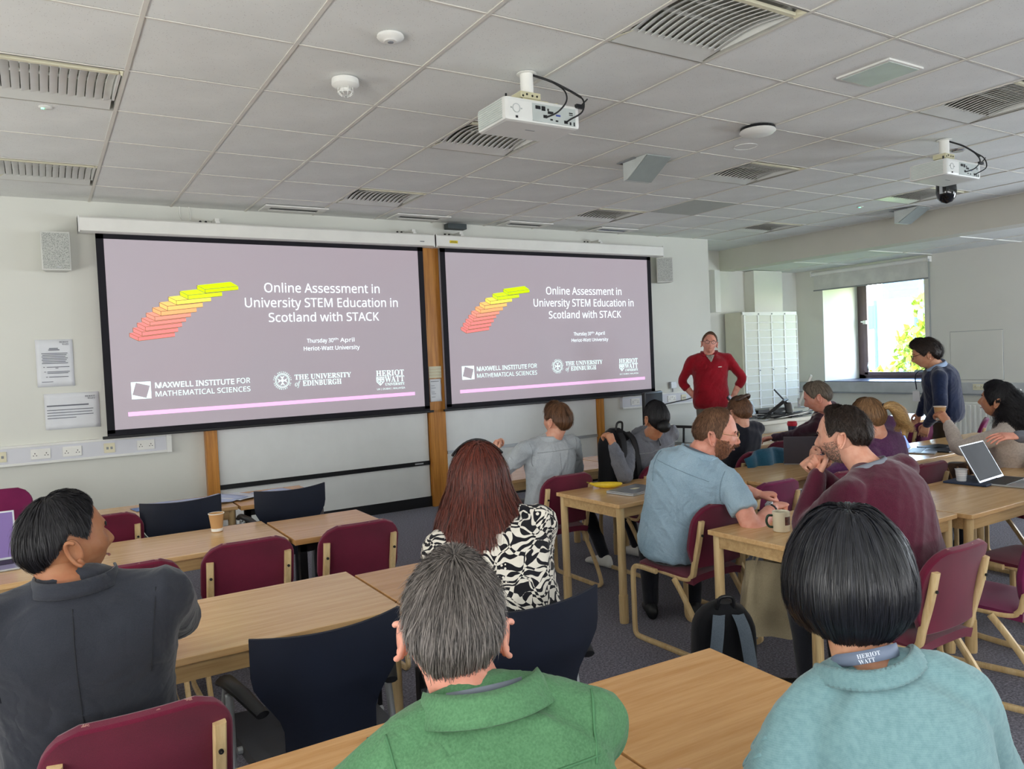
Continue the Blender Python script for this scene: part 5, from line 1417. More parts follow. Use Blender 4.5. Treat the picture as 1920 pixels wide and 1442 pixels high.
def az_interp(tab):
    """tab: {abs azimuth: dict} linear interpolation"""
    ks = sorted(tab)
    def f(az):
        a = abs(az)
        for i in range(len(ks) - 1):
            if ks[i] <= a <= ks[i + 1]:
                w_ = (a - ks[i]) / (ks[i + 1] - ks[i]); A_, B_ = tab[ks[i]], tab[ks[i + 1]]; r = {}
                for k in A_:
                    if isinstance(A_[k], tuple): r[k] = tuple(x * (1 - w_) + y * w_ for x, y in zip(A_[k], B_[k]))
                    else: r[k] = A_[k] * (1 - w_) + B_[k] * w_
                return r
        return tab[ks[-1]]
    return f
def short(th=.014, front=48, side=88, back=128, edge=.22):
    return az_interp({0: dict(end=front, thick=th * 1.2, edge=edge), 35: dict(end=front + 4, thick=th * 1.1, edge=edge), 62: dict(end=side - 12, thick=th * .8, edge=edge), 78: dict(end=side + 8, thick=th * .6, edge=edge), 100: dict(end=side - 4, thick=th * .7, edge=edge), 120: dict(end=(side + back) / 2, thick=th, edge=edge), 150: dict(end=back, thick=th * 1.1, edge=edge * 1.2), 180: dict(end=back + 2, thick=th * 1.1, edge=edge * 1.2)})

M_trous = m_fabric('dark_trousers', '24262e', '1a1b21', 300); M_brown = m_fabric('brown_trousers', '3d3024', '2b2119', 300); M_grt = m_fabric('grey_trousers', '77736a', '625e56', 300); M_jean = m_fabric('blue_jeans', '2e3c56', '232f45', 300)
M_eye = plain('eye_white', 'e8e4e0', .2, var=0); M_iris = plain('iris', '3a2c22', .15, var=0); M_lens = NM('spectacle_lens').set(.03, trans=.0, alpha=.12).m; M_gold = plain('gold_wire', 'b79a62', .25, metal=.9)
M_brow = {}

def person(label, H, hyaw, pel, pyaw, cyaw, top, skinm, head=(0, 0), N=None, sc=1.06, gw=1.0, gd=1.0, sleeve='long', hands=None, trous=None, legs='sit', hem=-.04, hairf=None, vox=.012, seed=1, fold=(.004, 16), collar=None, shw=.185, slouch=.03, shoes=None, kneeof=None, armr=1.0, eyes=False, shl=None, lift=.042):
    """H head centre, pel pelvis centre (world), hands = {'R': (wrist, fdir, palm, curl, elbow hint), 'L': ...}"""
    H = np.array(H, float); pel = np.array(pel, float); origin = np.array((pel[0], pel[1], 0.)); t = thing('person', label, 'person', tuple(origin), 0, None)
    M = rotm(hyaw, *head)
    f_c, r_c = fr(cyaw); f_p, r_p = fr(pyaw)
    if N is None: N = H - UP * .165 - f_c * .055
    N = np.array(N, float) + UP * lift; ax = N - pel; L = np.linalg.norm(ax); axn = ax / L
    ctrl = (pel + N) / 2 - f_c * slouch + UP * .03
    def sp(u): return pel * (1 - u) ** 2 + ctrl * 2 * u * (1 - u) + N * u * u
    def dsp(u): return nrm((ctrl - pel) * (1 - u) + (N - ctrl) * u)
    def frame(u):
        T = dsp(u); r = nrm(r_p * (1 - min(1, u * 1.2)) + r_c * min(1, u * 1.2)); r = nrm(r - T * (r @ T)); f = np.cross(T, r); return r, f
    def torso(inf, u0=-.08, u1=1.0, neck=True):
        us = [(-.16, .150, .105), (-.08, .172, .120), (0, .178, .128), (.12, .172, .126), (.26, .162, .120), (.42, .162, .118), (.58, .172, .122), (.72, .178, .120), (.83, .172, .105), (.91, .135, .088), (.965, .088, .072), (1.02, .064, .062)]
        S = []
        for (u, a, b_) in us:
            if u < u0: continue
            r, f = frame(max(0, min(1, u))); c = sp(min(u, 1)) if u >= 0 else pel + axn * L * u
            S.append((c, a * gw + inf, b_ * gd + inf, r, f))
        return sec_loft(S)
    rN, fN = frame(.9)
    SH = {}; sc_pt = sp(.90)
    for k, sg in (('R', 1), ('L', -1)): SH[k] = sc_pt + rN * sg * shw * (.5 + gw * .5) - dsp(.9) * .018 + (np.array(shl[k]) if shl and k in shl else 0)
    A1, A2 = .285, .25; arms = {}; hpar = []
    hands = hands or {}
    for k, sg in (('R', 1), ('L', -1)):
        if k in hands: wr, fd, pn, cl, hint = hands[k]
        else: wr = pel + f_p * .30 + r_p * sg * .14 + UP * .13; fd = f_p * .9 - r_p * sg * .3; pn = -UP; cl = .5; hint = -f_p * .4 + r_p * sg * .6 - UP * .6
        E, Wt = elbow_ik(SH[k], np.array(wr, float), A1, A2, np.array(hint, float)); arms[k] = (SH[k], E, Wt, np.array(fd, float), np.array(pn, float), cl, sg)
    def armtube(k, inf, u1='long'):
        S0, E, W_, *_ = arms[k]; sg = arms[k][6]
        pts = [S0 - rN * sg * .05, S0, S0 * .5 + E * .5, E, E * .5 + W_ * .5, W_]; rs = np.array([.040, .050, .047, .042, .039, .030]) * armr + inf
        if u1 == 'short': pts = pts[:2] + [S0 * .65 + E * .35, S0 * .36 + E * .64]; rs = np.concatenate([rs[:2], [rs[2] + .010, rs[3] + .022]])
        elif u1 == 'three': pts = pts[:4] + [E * .55 + W_ * .45]; rs = np.concatenate([rs[:4], [rs[4] + .004]])
        elif u1 == 'long': pts[-1] = W_ + nrm(W_ - E) * .0; rs[-1] = .034 + inf
        P, q = catmull(pts, rs, 4); return limb(P, q, 14, ends=(u1 != 'short' and u1 != 'three'))
    def shoulder(inf):
        out = []
        for k, sg in (('R', 1), ('L', -1)):
            P = [sp(.985) + rN * sg * .02, sp(.94) + rN * sg * .09, SH[k] + dsp(.9) * .004]; out.append(limb(*catmull(P, [.046 + inf, .046 + inf, .047 * (armr * .6 + .4) + inf], 4), 14, ends=True))
        return out
    # legs
    lp = {}
    for k, sg in (('R', 1), ('L', -1)):
        hip = pel + r_p * sg * .09 - UP * .02
        if legs == 'sit':
            ko = (kneeof or {}).get(k, (0, 0, 0)); kn = hip + f_p * .42 + r_p * sg * .04 + np.array(ko[:3]); kn[2] = max(.45, pel[2] - .08); an = kn - f_p * .02 + r_p * sg * .0; an = np.array((an[0], an[1], .09)) + (np.array(ko[3:]) if len(ko) > 3 else 0)
        else: kn = np.array((hip[0], hip[1], pel[2] * .52)) + f_p * .03 + r_p * sg * .02; an = np.array((hip[0], hip[1], .09)) + r_p * sg * .04
        lp[k] = (hip, kn, an)
    def legtube(k, inf, end=1.0):
        h, kn, an = lp[k]; an2 = kn + (an - kn) * end; P, q = catmull([h, h * .5 + kn * .5, kn, kn * .5 + an2 * .5, an2], np.array([.088, .074, .058, .052, .042]) * (.6 + .4 * gw) + inf, 4); return limb(P, q, 14, ends=True)
    # --- body: one continuous surface
    neck = limb([N - dsp(1) * .03, N * .45 + (H + M @ np.array((0, -.030, -.085)) * sc) * .55, H + M @ np.array((0, -.020, -.045)) * sc], np.array([.062, .057, .056]) * sc * (.55 + .45 * gw), 18)
    parts = [torso(-.014), neck] + [armtube(k, -.004 if sleeve in ('short', 'three') else -.010) for k in 'RL'] + [legtube(k, -.014) for k in 'RL']
    V, F = voxel(*join(parts), .012 if vox > .009 else .010, 3)
    allp = [(V, F)]
    hv = H + (head_pt(HD) * sc) @ M.T; allp.append((hv, HF))
    for s in (-1, 1):
        for ep in ear_parts(s): allp.append(([H + M @ (np.asarray(v) * sc) for v in ep[0]], ep[1]))
    for k in 'RL':
        S0, E, W_, fd, pn, cl, sg = arms[k]
        hp = hand_parts(W_, fd, pn, sg, cl, 1.0); hp.append(limb([E * .25 + W_ * .75, W_ - nrm(W_ - E) * .0, W_ + nrm(fd) * .02], [.0315 * armr, .0265, .024], 12))
        vv = voxel(*join(hp), .0042, 2, .4); allp.append(vv)
    V, F = join(allp); body = mesh_np('body', V, F, skinm, t, origin)
    # --- garments
    tp = [torso(.004, hem if legs == 'sit' else -.16)] + shoulder(.004) + [armtube(k, .006, sleeve) for k in 'RL']
    V, F = voxel(*join(tp), vox, 9, .6); V = folds(V, F, fold[0] * 1.1, fold[1] * 2.2, seed, (1, 1, .6)); topo = mesh_np('top', V, F, top, t, origin)
    if collar:
        cm, ch, cr = collar
        rr, ff = frame(1.0); T = nrm(dsp(1.0) * .8 + nrm(H - N) * .4); rr = nrm(rr - T * (rr @ T)); ff = np.cross(T, rr); P = []
        for i in range(5):
            v = i / 4
            P.append([sp(.965) + T * (v * ch * (1 - .45 * max(0, math.sin(a)))) + rr * (.078 * gw ** .5 + cr - .010 * v) * math.cos(a) + ff * ((.070 + cr - .006 * v) * math.sin(a)) for a in np.linspace(0, 2 * math.pi, 33)])
        b = MB(); b.shell(P, .005); b.build('collar', cm, t, smooth=True, off=origin)
    tr = [sec_loft([(pel + axn * L * u, a * gw - .002, b_ * gd - .002, *frame(0)) for (u, a, b_) in ((-.17, .13, .09), (-.1, .165, .115), (0, .176, .126), (.1, .170, .124))])] + [legtube(k, .0) for k in 'RL']
    V, F = voxel(*join(tr), .015, 3); V = folds(V, F, .003, 14, seed + 5); mesh_np('trousers', V, F, trous or M_trous, t, origin)
    for k, sg in (('R', 1), ('L', -1)):
        h, kn, an = lp[k]; b = MB(); S = []
        for (q, hw, hh) in ((-.07, .026, .03), (-.05, .036, .045), (0, .038, .05), (.06, .042, .038), (.12, .046, .028), (.165, .040, .022), (.19, .022, .014)):
            c = np.array((an[0], an[1], an[2] - .09)) + f_p * q; S.append((c + UP * (hh + .008), hw, hh, r_p, UP))
        V, F = sec_loft(S, 16); b.add(V, F); b.build('shoe', (shoes or M_black), t, smooth=True, off=origin)
    if eyes:
        for s in (-1, 1):
            c = H + M @ (np.array((s * .031, .0668, .005)) * sc); b = MB(); fw = M[:, 1]; b.lathe([(.001, .0115), (.006, .0098), (.0100, .0058), (.0115, 0), (.009, -.007), (.001, -.0115)], n=16)
            Q = np.stack([M[:, 0], -M[:, 2], M[:, 1]], 1); b.v = [tuple(c + Q @ np.array(v)) for v in b.v]; o = b.build('eye', [M_eye], t, smooth=True, off=origin)
            b = MB(); b.lathe([(.001, .0124), (.005, .0112), (.0052, .0102)], n=14); b.v = [tuple(c + Q @ np.array(v)) for v in b.v]; b.build('iris', M_iris, o, off=origin)
            b = MB(); P = [H + M @ (np.array((s * x, .0865 - abs(x - .03) * .35, z)) * sc) for x, z in ((.013, .024), (.024, .029), (.036, .029), (.048, .023))]
            P, q = catmull(P, [.003, .004, .0035, .0015], 3); b.tube(P, q, 8, flat=(1, .8)); b.build('eyebrow', eyes if not isinstance(eyes, bool) else M_black, t, smooth=True, off=origin)
        lip = MB(); P = [H + M @ (np.array((x, .0975 - 17 * x * x, -.0625 + abs(x) * .05)) * sc) for x in (-.024, -.012, 0, .012, .024)]; P, q = catmull(P, [.001, .003, .0036, .003, .001], 3); lip.tube(P, q, 8, flat=(1, .8)); lip.build('lips', plain('lip', 'a3605a', .45), t, smooth=True, off=origin)
    return t, dict(H=H, M=M, N=N, sc=sc, origin=origin, sp=sp, frame=frame, dsp=dsp, arms=arms, SH=SH, pel=pel, f=f_c, r=r_c, gw=gw, gd=gd, top=topo)

def seam(t, c, pts, dirn, mat, r=.0018, name='seam', lift=.0006):
    """a stitched seam laid on the garment: pts are cast along dirn onto the cloth"""
    from mathutils.bvhtree import BVHTree
    if 'bvh' not in c: c['bvh'] = BVHTree.FromPolygons([v.co[:] for v in c['top'].data.vertices], [tuple(q.vertices) for q in c['top'].data.polygons])
    out = []; d = Vector(tuple(dirn)).normalized()
    for p_ in pts:
        h = c['bvh'].ray_cast(Vector(tuple(np.asarray(p_) - c['origin'])) - d * .5, d)
        if h[0] is not None: out.append(np.array(h[0] + h[1] * lift))
    if len(out) > 2:
        P, _ = catmull(out, [1] * len(out), 3); b = MB(); b.tube(P, r, 5); return b.build(name, mat, t, smooth=True)
def specs(t, c, mat, rim=.0012, tint=None, up=False):
    H, M, sc = c['H'], c['M'], c['sc']; b = MB(); z0 = .004 if not up else .095; y0 = .103 if not up else .02
    for s in (-1, 1):
        b.tube([H + M @ (np.array((s * .034 + .0235 * math.cos(a), y0 - .10 * abs(s * .034 + .0235 * math.cos(a)) + .004, z0 + .019 * math.sin(a))) * sc) for a in np.linspace(0, 2 * math.pi, 25)[:-1]], rim, 6, closed=True)
        b.tube([H + M @ (np.array(q) * sc) for q in ((s * .058, y0 - .004, z0 + .008), (s * .077, .04, z0 + .010), (s * .080, -.01, z0 + .012), (s * .078, -.025, z0 - .004))], rim, 6)
    b.tube([H + M @ (np.array(q) * sc) for q in ((-.011, y0 + .002, z0 + .006), (0, y0 + .006, z0 + .010), (.011, y0 + .002, z0 + .006))], rim, 6)
    o = b.build('glasses', mat, t, smooth=True, off=c['origin'])
    b = MB()
    for s in (-1, 1): b.add([H + M @ (np.array((s * .034 + .0230 * math.cos(a), y0 - .10 * abs(s * .034 + .023 * math.cos(a)) + .004, z0 + .0185 * math.sin(a))) * sc) for a in np.linspace(0, 2 * math.pi, 21)[:-1]], [tuple(range(20))])
    b.build('lens', tint or M_lens, o, off=c['origin'])
def lanyard(t, c, mat, drop=.3, w_=.009, text=None, rad=.074, zo=.02):
    sp, frame, dsp = c['sp'], c['frame'], c['dsp']; r, f = frame(1.0); T = dsp(1.0); P = []
    for a in np.linspace(-2.6, 2.6, 25):
        q = abs(a) / 2.6; P.append(sp(.98) + T * (zo - .10 * max(0, q - .45) ** 1.2) + r * math.sin(a) * rad * c['gw'] ** .5 * (1 - .1 * q) - f * math.cos(a) * (rad * .95) * (1 + .25 * (q > .6)))
    P = np.array(P); Q = []
    for p in P: Q.append([p - T * w_, p, p + T * w_])
    b = MB(); b.shell(Q, .0012); o = b.build('lanyard', mat, t, smooth=True, off=c['origin']); return o
def garment_bits(name, t, c, pts, rad, mat, flat=None, n=8):
    P, q = catmull(pts, rad if not np.isscalar(rad) else [rad] * len(pts), 4); b = MB(); b.tube(P, q, n, flat=flat); return b.build(name, mat, t, smooth=True, off=c['origin'])
# ------------------------------------------------------------------ the people
S_lt = skin('skin_fair', 'd9a58e'); S_pk = skin('skin_pink', 'dc9f8c'); S_tan = skin('skin_tan', 'b98466'); S_br = skin('skin_brown', '9a6a4c'); S_ol = skin('skin_olive', 'c69578')
H_blk = hairmat('hair_black', '17161a', '08080a', .5, .4); H_blue = hairmat('hair_blue_black', '12141c', '06070b', .38, .6); H_dk = hairmat('hair_dark_brown', '2e221b', '17110e', .45)
H_br = hairmat('hair_brown', '6b4a33', '3e2a1d', .45); H_gr = hairmat('hair_grey', '5f5955', '2b2725', .5); H_gr2 = hairmat('hair_grey_brown', '75695c', '463d35', .5)
H_au = hairmat('hair_auburn', '5a261a', '2c120c', .42, .5); H_bl = hairmat('hair_dark_blond', '7f5f40', '4e3725', .45); H_bl2 = hairmat('hair_light_blond', 'b2905f', '7a5c3c', .5); H_gin = hairmat('hair_ginger_brown', '74543e', '4a3324', .55)
H_stub = plain('stubble', '4a3a32', .9, var=.3, vs_=200)
V3 = lambda *a: np.array(a, float)

# the man in the dark suit, left foreground
suit = m_fabric('charcoal_suit', '2e3139', '25272e', 500, .85, .2, .2, crease=.45)
t, c = person('man in a dark suit at the left, turned to look right, seen from behind', (.035, 2.25, 1.20), 22, (.08, 2.27, .57), 92, 82, suit, S_br, head=(4, 0), sc=1.02, gw=1.22, gd=1.15, shw=.175,
    hands={'R': ((.34, 2.68, .80), (-.6, .8, 0), (0, 0, -1), .5, (.4, -.5, -.7)), 'L': ((-.3, 2.72, .78), (.8, .6, 0), (0, 0, -1), .5, (-.6, -.3, -.5))}, vox=.010, fold=(.006, 9), seed=3, armr=1.35, N=(.05, 2.19, 1.062), eyes=H_blk, hem=-.14)
hair(t, c['origin'], c['H'], c['M'], c['sc'], H_blk, .35, 6000, 4, .0008, short(.009, 48, 78, 117, .35), jit=.004, clump=.0015)
rr, ff = c['frame'](.9); dk = plain('seam_dark', '1e2026', .9)
seam(t, c, [c['sp'](u) for u in np.linspace(.0, .93, 14)], ff, dk, .0016)
for sg in (-1, 1): seam(t, c, [c['SH']['R' if sg > 0 else 'L'] - rr * sg * (.015 + .02 * v) + UP * (.04 - .2 * v) for v in np.linspace(0, 1, 8)], ff, dk, .0014)
b = MB(); P = []
for i in range(4):
    v = i / 3; P.append([c['sp'](.955 + .03 * (1 - v)) + UP * (.05 * v) + rr * (.092 + .012 * (1 - v)) * math.cos(a) + ff * (.082 + .012 * (1 - v)) * math.sin(a) for a in np.linspace(math.pi * .9, math.pi * 2.1, 24)])
b.shell(P, .006); b.build('collar', suit, t, smooth=True, off=c['origin'])

# the grey haired man in a green jacket
green = m_fabric('green_cotton', '59855f', '466e4d', 260, .85, .1, .45, crease=.55)
t, c = person('grey haired man in a green jacket seen from behind at the bottom centre', (.562, 1.13, 1.175), 64, (.56, .91, .56), 75, 70, green, S_pk, head=(-4, 3), sc=1.0, gw=1.0, N=(.562, 1.035, 1.045), vox=.008, fold=(.0045, 13), seed=8, shw=.165,
    hands={'R': ((.72, 1.36, .76), (-.4, .9, 0), (0, 0, -1), .5, (.7, -.3, -.3)), 'L': ((.40, 1.40, .76), (.3, .9, 0), (0, 0, -1), .5, (-.7, -.1, -.3))})
hair(t, c['origin'], c['H'], c['M'], c['sc'], H_gr, .18, 16000, 6, .0006, short(.011, 50, 78, 121, .35), jit=.006, clump=.003)
# shirt style turned collar and seams
def turned_collar(t, c, mat, hgt=.05, wd=.085, ov=.02, dark=None):
    rr, ff = c['frame'](1.0); T = nrm(c['dsp'](1.0)); P = []; g = c['gw'] ** .5
    for i in range(7):
        v = i / 6; z = -.012 + hgt * math.sin(min(1, v / .55) * math.pi / 2) - (max(0, v - .55) / .45) * hgt * 1.15; out = (v * v) * ov
        P.append([c['sp'](.97) + T * (z * (1 + .1 * math.sin(a)) + .012 * math.cos(a) ** 2) + rr * (wd * g + out) * math.cos(a) + ff * ((wd * .92 + out) * math.sin(a)) - UP * (.03 * max(0, math.sin(a))) for a in np.linspace(math.pi * .68, math.pi * 2.32, 40)])
    b = MB(); b.shell(P, .004); b.build('collar', mat, t, smooth=True, off=c['origin'])
turned_collar(t, c, green, .042, .084, .024)
gs = plain('green_seam', '4a7a54', .9); rr, ff = c['frame'](.85)
seam(t, c, [c['sp'](.80) + rr * x for x in np.linspace(-.16, .16, 15)], ff, gs, .0022)
for x in (-.05, .05): seam(t, c, [c['sp'](u) + rr * x * (1.2 - .3 * u) for u in np.linspace(.0, .78, 10)], ff, gs, .0018)
for sg in (-1, 1): seam(t, c, [c['SH']['R' if sg > 0 else 'L'] - rr * sg * (.005 + .02 * v) + UP * (.045 - .16 * v) for v in np.linspace(0, 1, 8)], ff * .8 - UP * .6, gs, .0022)
def yoke_seam(t, c, mat, u=.80, r=.002):
    rr, ff = c['frame'](u); seam(t, c, [c['sp'](u) + rr * x for x in np.linspace(-.16, .16, 15)], ff, mat, r, 'yoke_seam')
    for sg in (-1, 1): seam(t, c, [c['SH']['R' if sg > 0 else 'L'] - rr * sg * (.005 + .02 * v) + UP * (.045 - .16 * v) for v in np.linspace(0, 1, 8)], ff, mat, r)
    return
    rr, ff = c['frame'](u); P = [c['sp'](u) + rr * x - ff * (.120 * c['gd'] + .006 - .9 * x * x) + UP * .0 for x in np.linspace(-.14, .14, 15)]; b = MB(); b.tube(P, r, 5); b.build('yoke_seam', mat, t, smooth=True, off=c['origin'])
lanyard(t, c, plain('grey_lanyard', '6d7480', .7), rad=.068, zo=.026, w_=.006)

# the woman with a black bob and a teal sweater
def m_knit(name, c1, c2, sc=1.0):
    k = NM(name); v = k.coord((1, 1, 1)); wv = k.n('TexWave'); wv.wave_type = 'BANDS'; wv.bands_direction = 'Z'; wv.inputs['Scale'].default_value = 110 * sc; wv.inputs['Distortion'].default_value = 5; wv.inputs['Detail'].default_value = 2; wv.inputs['Detail Scale'].default_value = 6
    k.l(v, wv.inputs[0]); n = k.noise(90, 3, v); f = k.math('ADD', k.math('MULTIPLY', wv.outputs['Fac'], .15), k.math('MULTIPLY', n, .85)); k.base(k.ramp(f, [(.3, lin(c2)), (.65, lin(c1))])); k.set(.95, 0, .1, .25); k.bump(f, .35, .003); return k.m
teal = m_knit('teal_knit', '7b9da2', '6b8e93')
t, c = person('woman with a black bob in a pale teal sweater seen from behind at the right', (1.285, .90, 1.165), 46, (1.26, .72, .57), 56, 50, teal, S_ol, head=(-6, 0), sc=1.0, gw=.88, N=(1.245, .835, 1.008), vox=.008, fold=(.003, 10), seed=12, shw=.150, lift=.012,
    hands={'R': ((1.46, .98, .75), (-.2, .9, 0), (0, 0, -1), .5, (.5, -.3, -.8)), 'L': ((1.05, 1.08, .74), (.3, .9, 0), (0, 0, -1), .5, (-.7, -.1, -.6))}, armr=1.0)
bob = az_interp({0: dict(end=84, drop=.0, thick=.030, flare=0, tuck=0, edge=.1), 40: dict(end=92, drop=.03, thick=.032, flare=.0, tuck=.01, edge=.1), 75: dict(end=94, drop=.062, thick=.036, flare=.006, tuck=.022, edge=.1), 120: dict(end=98, drop=.062, thick=.038, flare=.004, tuck=.042, edge=.1), 180: dict(end=104, drop=.070, thick=.038, flare=-.002, tuck=.058, edge=.1)})
hair(t, c['origin'], c['H'], c['M'], c['sc'], H_blue, .55, 16000, 7, .0006, bob, jit=.0025, name='bobbed_hair')
# ribbed neckband
rr, ff = c['frame'](1.0); T = nrm(c['dsp'](1.0)); P = []
for k in range(120):
    a = 2 * math.pi * k / 120; r0 = .093; rows = []
    for i in range(6):
        v = i / 5; rib = .0022 * (1 if k % 2 else -1); q = v * math.pi; rows.append(c['sp'](.975) + T * (-.012 + .030 * v - .018 * max(0, math.sin(a)) + .022 * math.cos(a) ** 2) + (rr * math.cos(a) + ff * math.sin(a) * .92) * (r0 - .012 * v + rib + .004 * math.sin(q)))
    P.append(rows)
P.append(P[0]); b = MB(); b.shell(P, .006); b.build('ribbed_neckband', teal, t, smooth=True, off=c['origin'])
ly = lanyard(t, c, plain('blue_grey_lanyard', '6f7c93', .6), rad=.066, zo=.040, w_=.011)
p0 = c['sp'](.98) + T * .040 - ff * .071 - rr * .030; text_mesh('t', serif('HERIOT'), M_txt if False else plain('lanyard_print', 'c9d2de', .6), ly, tuple(p0 - c['origin'] - ff * .002), tuple(rr), tuple(T), .04, .007, 'serif', 0, 'lettering')
text_mesh('t', serif('WATT'), plain('lanyard_print', 'c9d2de', .6), ly, tuple(p0 - c['origin'] - ff * .002 - T * .009), tuple(rr), tuple(T), .028, .007, 'serif', 0, 'lettering')
S0, E, W_ = c['arms']['L'][:3]
for q in range(7):   # cable stitches down the sleeve
    u = .12 + q * .12; p_ = S0 * (1 - u) + E * u; seam(t, c, [p_ - ff * .03 + UP * .02, p_, p_ + ff * .03 + UP * .02], rr, teal, .004, 'cable_stitch')

# the woman with long auburn hair and a printed shirt
def m_floral():
    k = NM('black_white_floral'); v = k.coord((1, 1, 1)); n = k.n('TexNoise'); n.inputs['Scale'].default_value = 7; n.inputs['Detail'].default_value = 2; k.l(v, n.inputs[0])
    wv = k.mix(.10, v, n.outputs['Color'], 'ADD')
    vo = k.n('TexVoronoi'); vo.feature = 'DISTANCE_TO_EDGE'; vo.inputs['Scale'].default_value = 9; k.l(wv, vo.inputs['Vector'])
    line = k.math('LESS_THAN', vo.outputs['Distance'], .035)
    w = k.n('TexWave'); w.wave_type = 'RINGS'; w.inputs['Scale'].default_value = 9; w.inputs['Distortion'].default_value = 9; w.inputs['Detail'].default_value = 1; w.inputs['Detail Scale'].default_value = 1.6; k.l(wv, w.inputs['Vector'])
    leaf = k.math('GREATER_THAN', w.outputs['Fac'], .60); big = k.math('GREATER_THAN', k.noise(6.5, 1, wv), .50)
    dots = k.n('TexVoronoi'); dots.inputs['Scale'].default_value = 75; k.l(v, dots.inputs['Vector']); dt = k.math('MULTIPLY', k.math('LESS_THAN', dots.outputs['Distance'], .3), k.math('GREATER_THAN', k.noise(9, 1, v), .58))
    a = k.math('ABSOLUTE', k.math('SUBTRACT', leaf, big)); a = k.math('MAXIMUM', a, dt); a = k.math('ABSOLUTE', k.math('SUBTRACT', a, line))
    k.base(k.mix(a, lin('16161c'), lin('d6d1c6'))); k.set(.8, 0, .2, .1); k.bump(k.noise(300, 2, v), .15, .001); return k.m
floral = m_floral()
t, c = person('woman with long auburn hair in a black and white leaf print shirt', (1.345, 2.44, 1.175), 66, (1.38, 2.27, .57), 72, 66, floral, S_lt, head=(-3, 0), sc=1.04, gw=1.12, gd=1.1, N=(1.33, 2.375, 1.01), vox=.010, fold=(.005, 11), seed=15, shw=.175, armr=1.2,
    hands={'R': ((1.52, 2.70, .76), (-.2, .9, 0), (0, 0, -1), .5, (.7, -.4, -.3)), 'L': ((1.28, 2.74, .76), (.3, .9, 0), (0, 0, -1), .5, (-.1, -.3, -1))})
longh = az_interp({0: dict(end=58, drop=.0, thick=.020, flare=0, tuck=0, edge=.1, lean=(0, 0, 0)), 38: dict(end=78, drop=.10, thick=.022, flare=.02, tuck=0, edge=.1, lean=(0, 0, 0)), 60: dict(end=92, drop=.19, thick=.022, flare=.055, tuck=0, edge=.1, lean=(0, 0, 0)), 100: dict(end=96, drop=.21, thick=.024, flare=.070, tuck=.0, edge=.1, lean=(0, -.02, 0)), 180: dict(end=100, drop=.20, thick=.026, flare=.045, tuck=.0, edge=.1, lean=(0, -.03, 0))})
hair(t, c['origin'], c['H'], c['M'], c['sc'], H_au, .6, 12000, 9, .0009, longh, jit=.005, curl=.5, name='long_hair')
turned_collar(t, c, floral, .015, .084, .015)
H, M, sc = c['H'], c['M'], c['sc']; b = MB()
P = [H + M @ (np.array((.088 * math.sin(a), .012 + .03 * math.cos(a), .141 - .050 * math.sin(a) ** 2)) * sc) for a in np.linspace(-1.5, 1.5, 17)]; b.tube(P, .005, 8, flat=(1, 1)); b.build('sunglasses', M_black, t, smooth=True, off=c['origin'])

# man in a pale linen shirt, far table
linen = m_fabric('pale_linen', 'b4babf', '9ba2a8', 240, .85, .1, .3, crease=.6)
t, c = person('man in a pale grey linen shirt seen from behind, below the right screen', (3.08, 4.42, 1.165), 102, (3.03, 4.47, .57), 92, 94, linen, S_lt, head=(0, 0), sc=1.0, gw=1.12, N=(3.03, 4.46, .995), vox=.011, fold=(.007, 14), seed=21, shw=.20, armr=1.25,
    hands={'L': ((2.80, 4.80, .93), (.2, .5, .8), (.8, 0, .2), 1.0, (-.5, -.4, -.6)), 'R': ((3.20, 4.80, .76), (-.5, .8, 0), (0, 0, -1), .6, (.7, -.3, -.4))}, hem=-.14)
hair(t, c['origin'], c['H'], c['M'], c['sc'], H_br, .35, 5000, 10, .0010, short(.018, 50, 82, 122), jit=.007); turned_collar(t, c, linen, .035, .084, .012); yoke_seam(t, c, M_greyp)
seam(t, c, [c['sp'](u) for u in np.linspace(.15, .78, 10)], c['frame'](.5)[1], M_greyp, .0018, 'back_pleat')

# person with a dark bun, grey shirt, hand on the backpack
gshirt = m_fabric('grey_cotton', '74777f', '62656e', 240, .85, .1, .3, crease=.6)
t, c = person('person with a low black bun in a grey shirt holding a backpack', (3.72, 4.10, 1.145), 74, (3.85, 4.36, .57), 95, 84, gshirt, S_tan, head=(-4, 0), sc=1.0, gw=1.1, N=(3.74, 4.20, .985), vox=.011, fold=(.007, 14), seed=24, shw=.19, armr=1.2,
    hands={'L': ((3.29, 4.06, .985), (-.1, .35, .95), (-.2, .9, -.1), .85, (-.5, -.6, -.9)), 'R': ((3.86, 4.20, 1.09), (-.1, .1, 1), (-.8, .4, 0), .7, (.5, .5, -1))}, trous=M_trous, shoes=M_plaster, kneeof={'R': (0, 0, 0, 0, -.14, 0), 'L': (-.12, .02, .0, .0, -.20, 0)})
hair(t, c['origin'], c['H'], c['M'], c['sc'], H_blk, .5, 4000, 11, .0010, short(.012, 56, 98, 134), jit=.0015)
b = MB(); H, M, sc = c['H'], c['M'], c['sc']
P = []
for i in range(9):
    ph = math.pi * i / 8; P.append([H + M @ (np.array((.050 * math.sin(ph) * math.cos(a), -.112 + .034 * math.cos(ph), -.062 + .044 * math.sin(ph) * math.sin(a))) * sc) for a in np.linspace(0, 6.283, 20, endpoint=False)])
b.grid(P, closed_u=True); b.build('hair_bun', H_blk, t, smooth=True, off=c['origin']); turned_collar(t, c, gshirt, .032, .086, .014); yoke_seam(t, c, M_greyp)
garment_bits('neck_strap', t, c, [c['sp'](.99) - c['f'] * .075 + UP * .03, c['sp'](.9) - c['f'] * .115, c['sp'](.8) - c['f'] * .130], .006, M_black, flat=(1.6, .5))
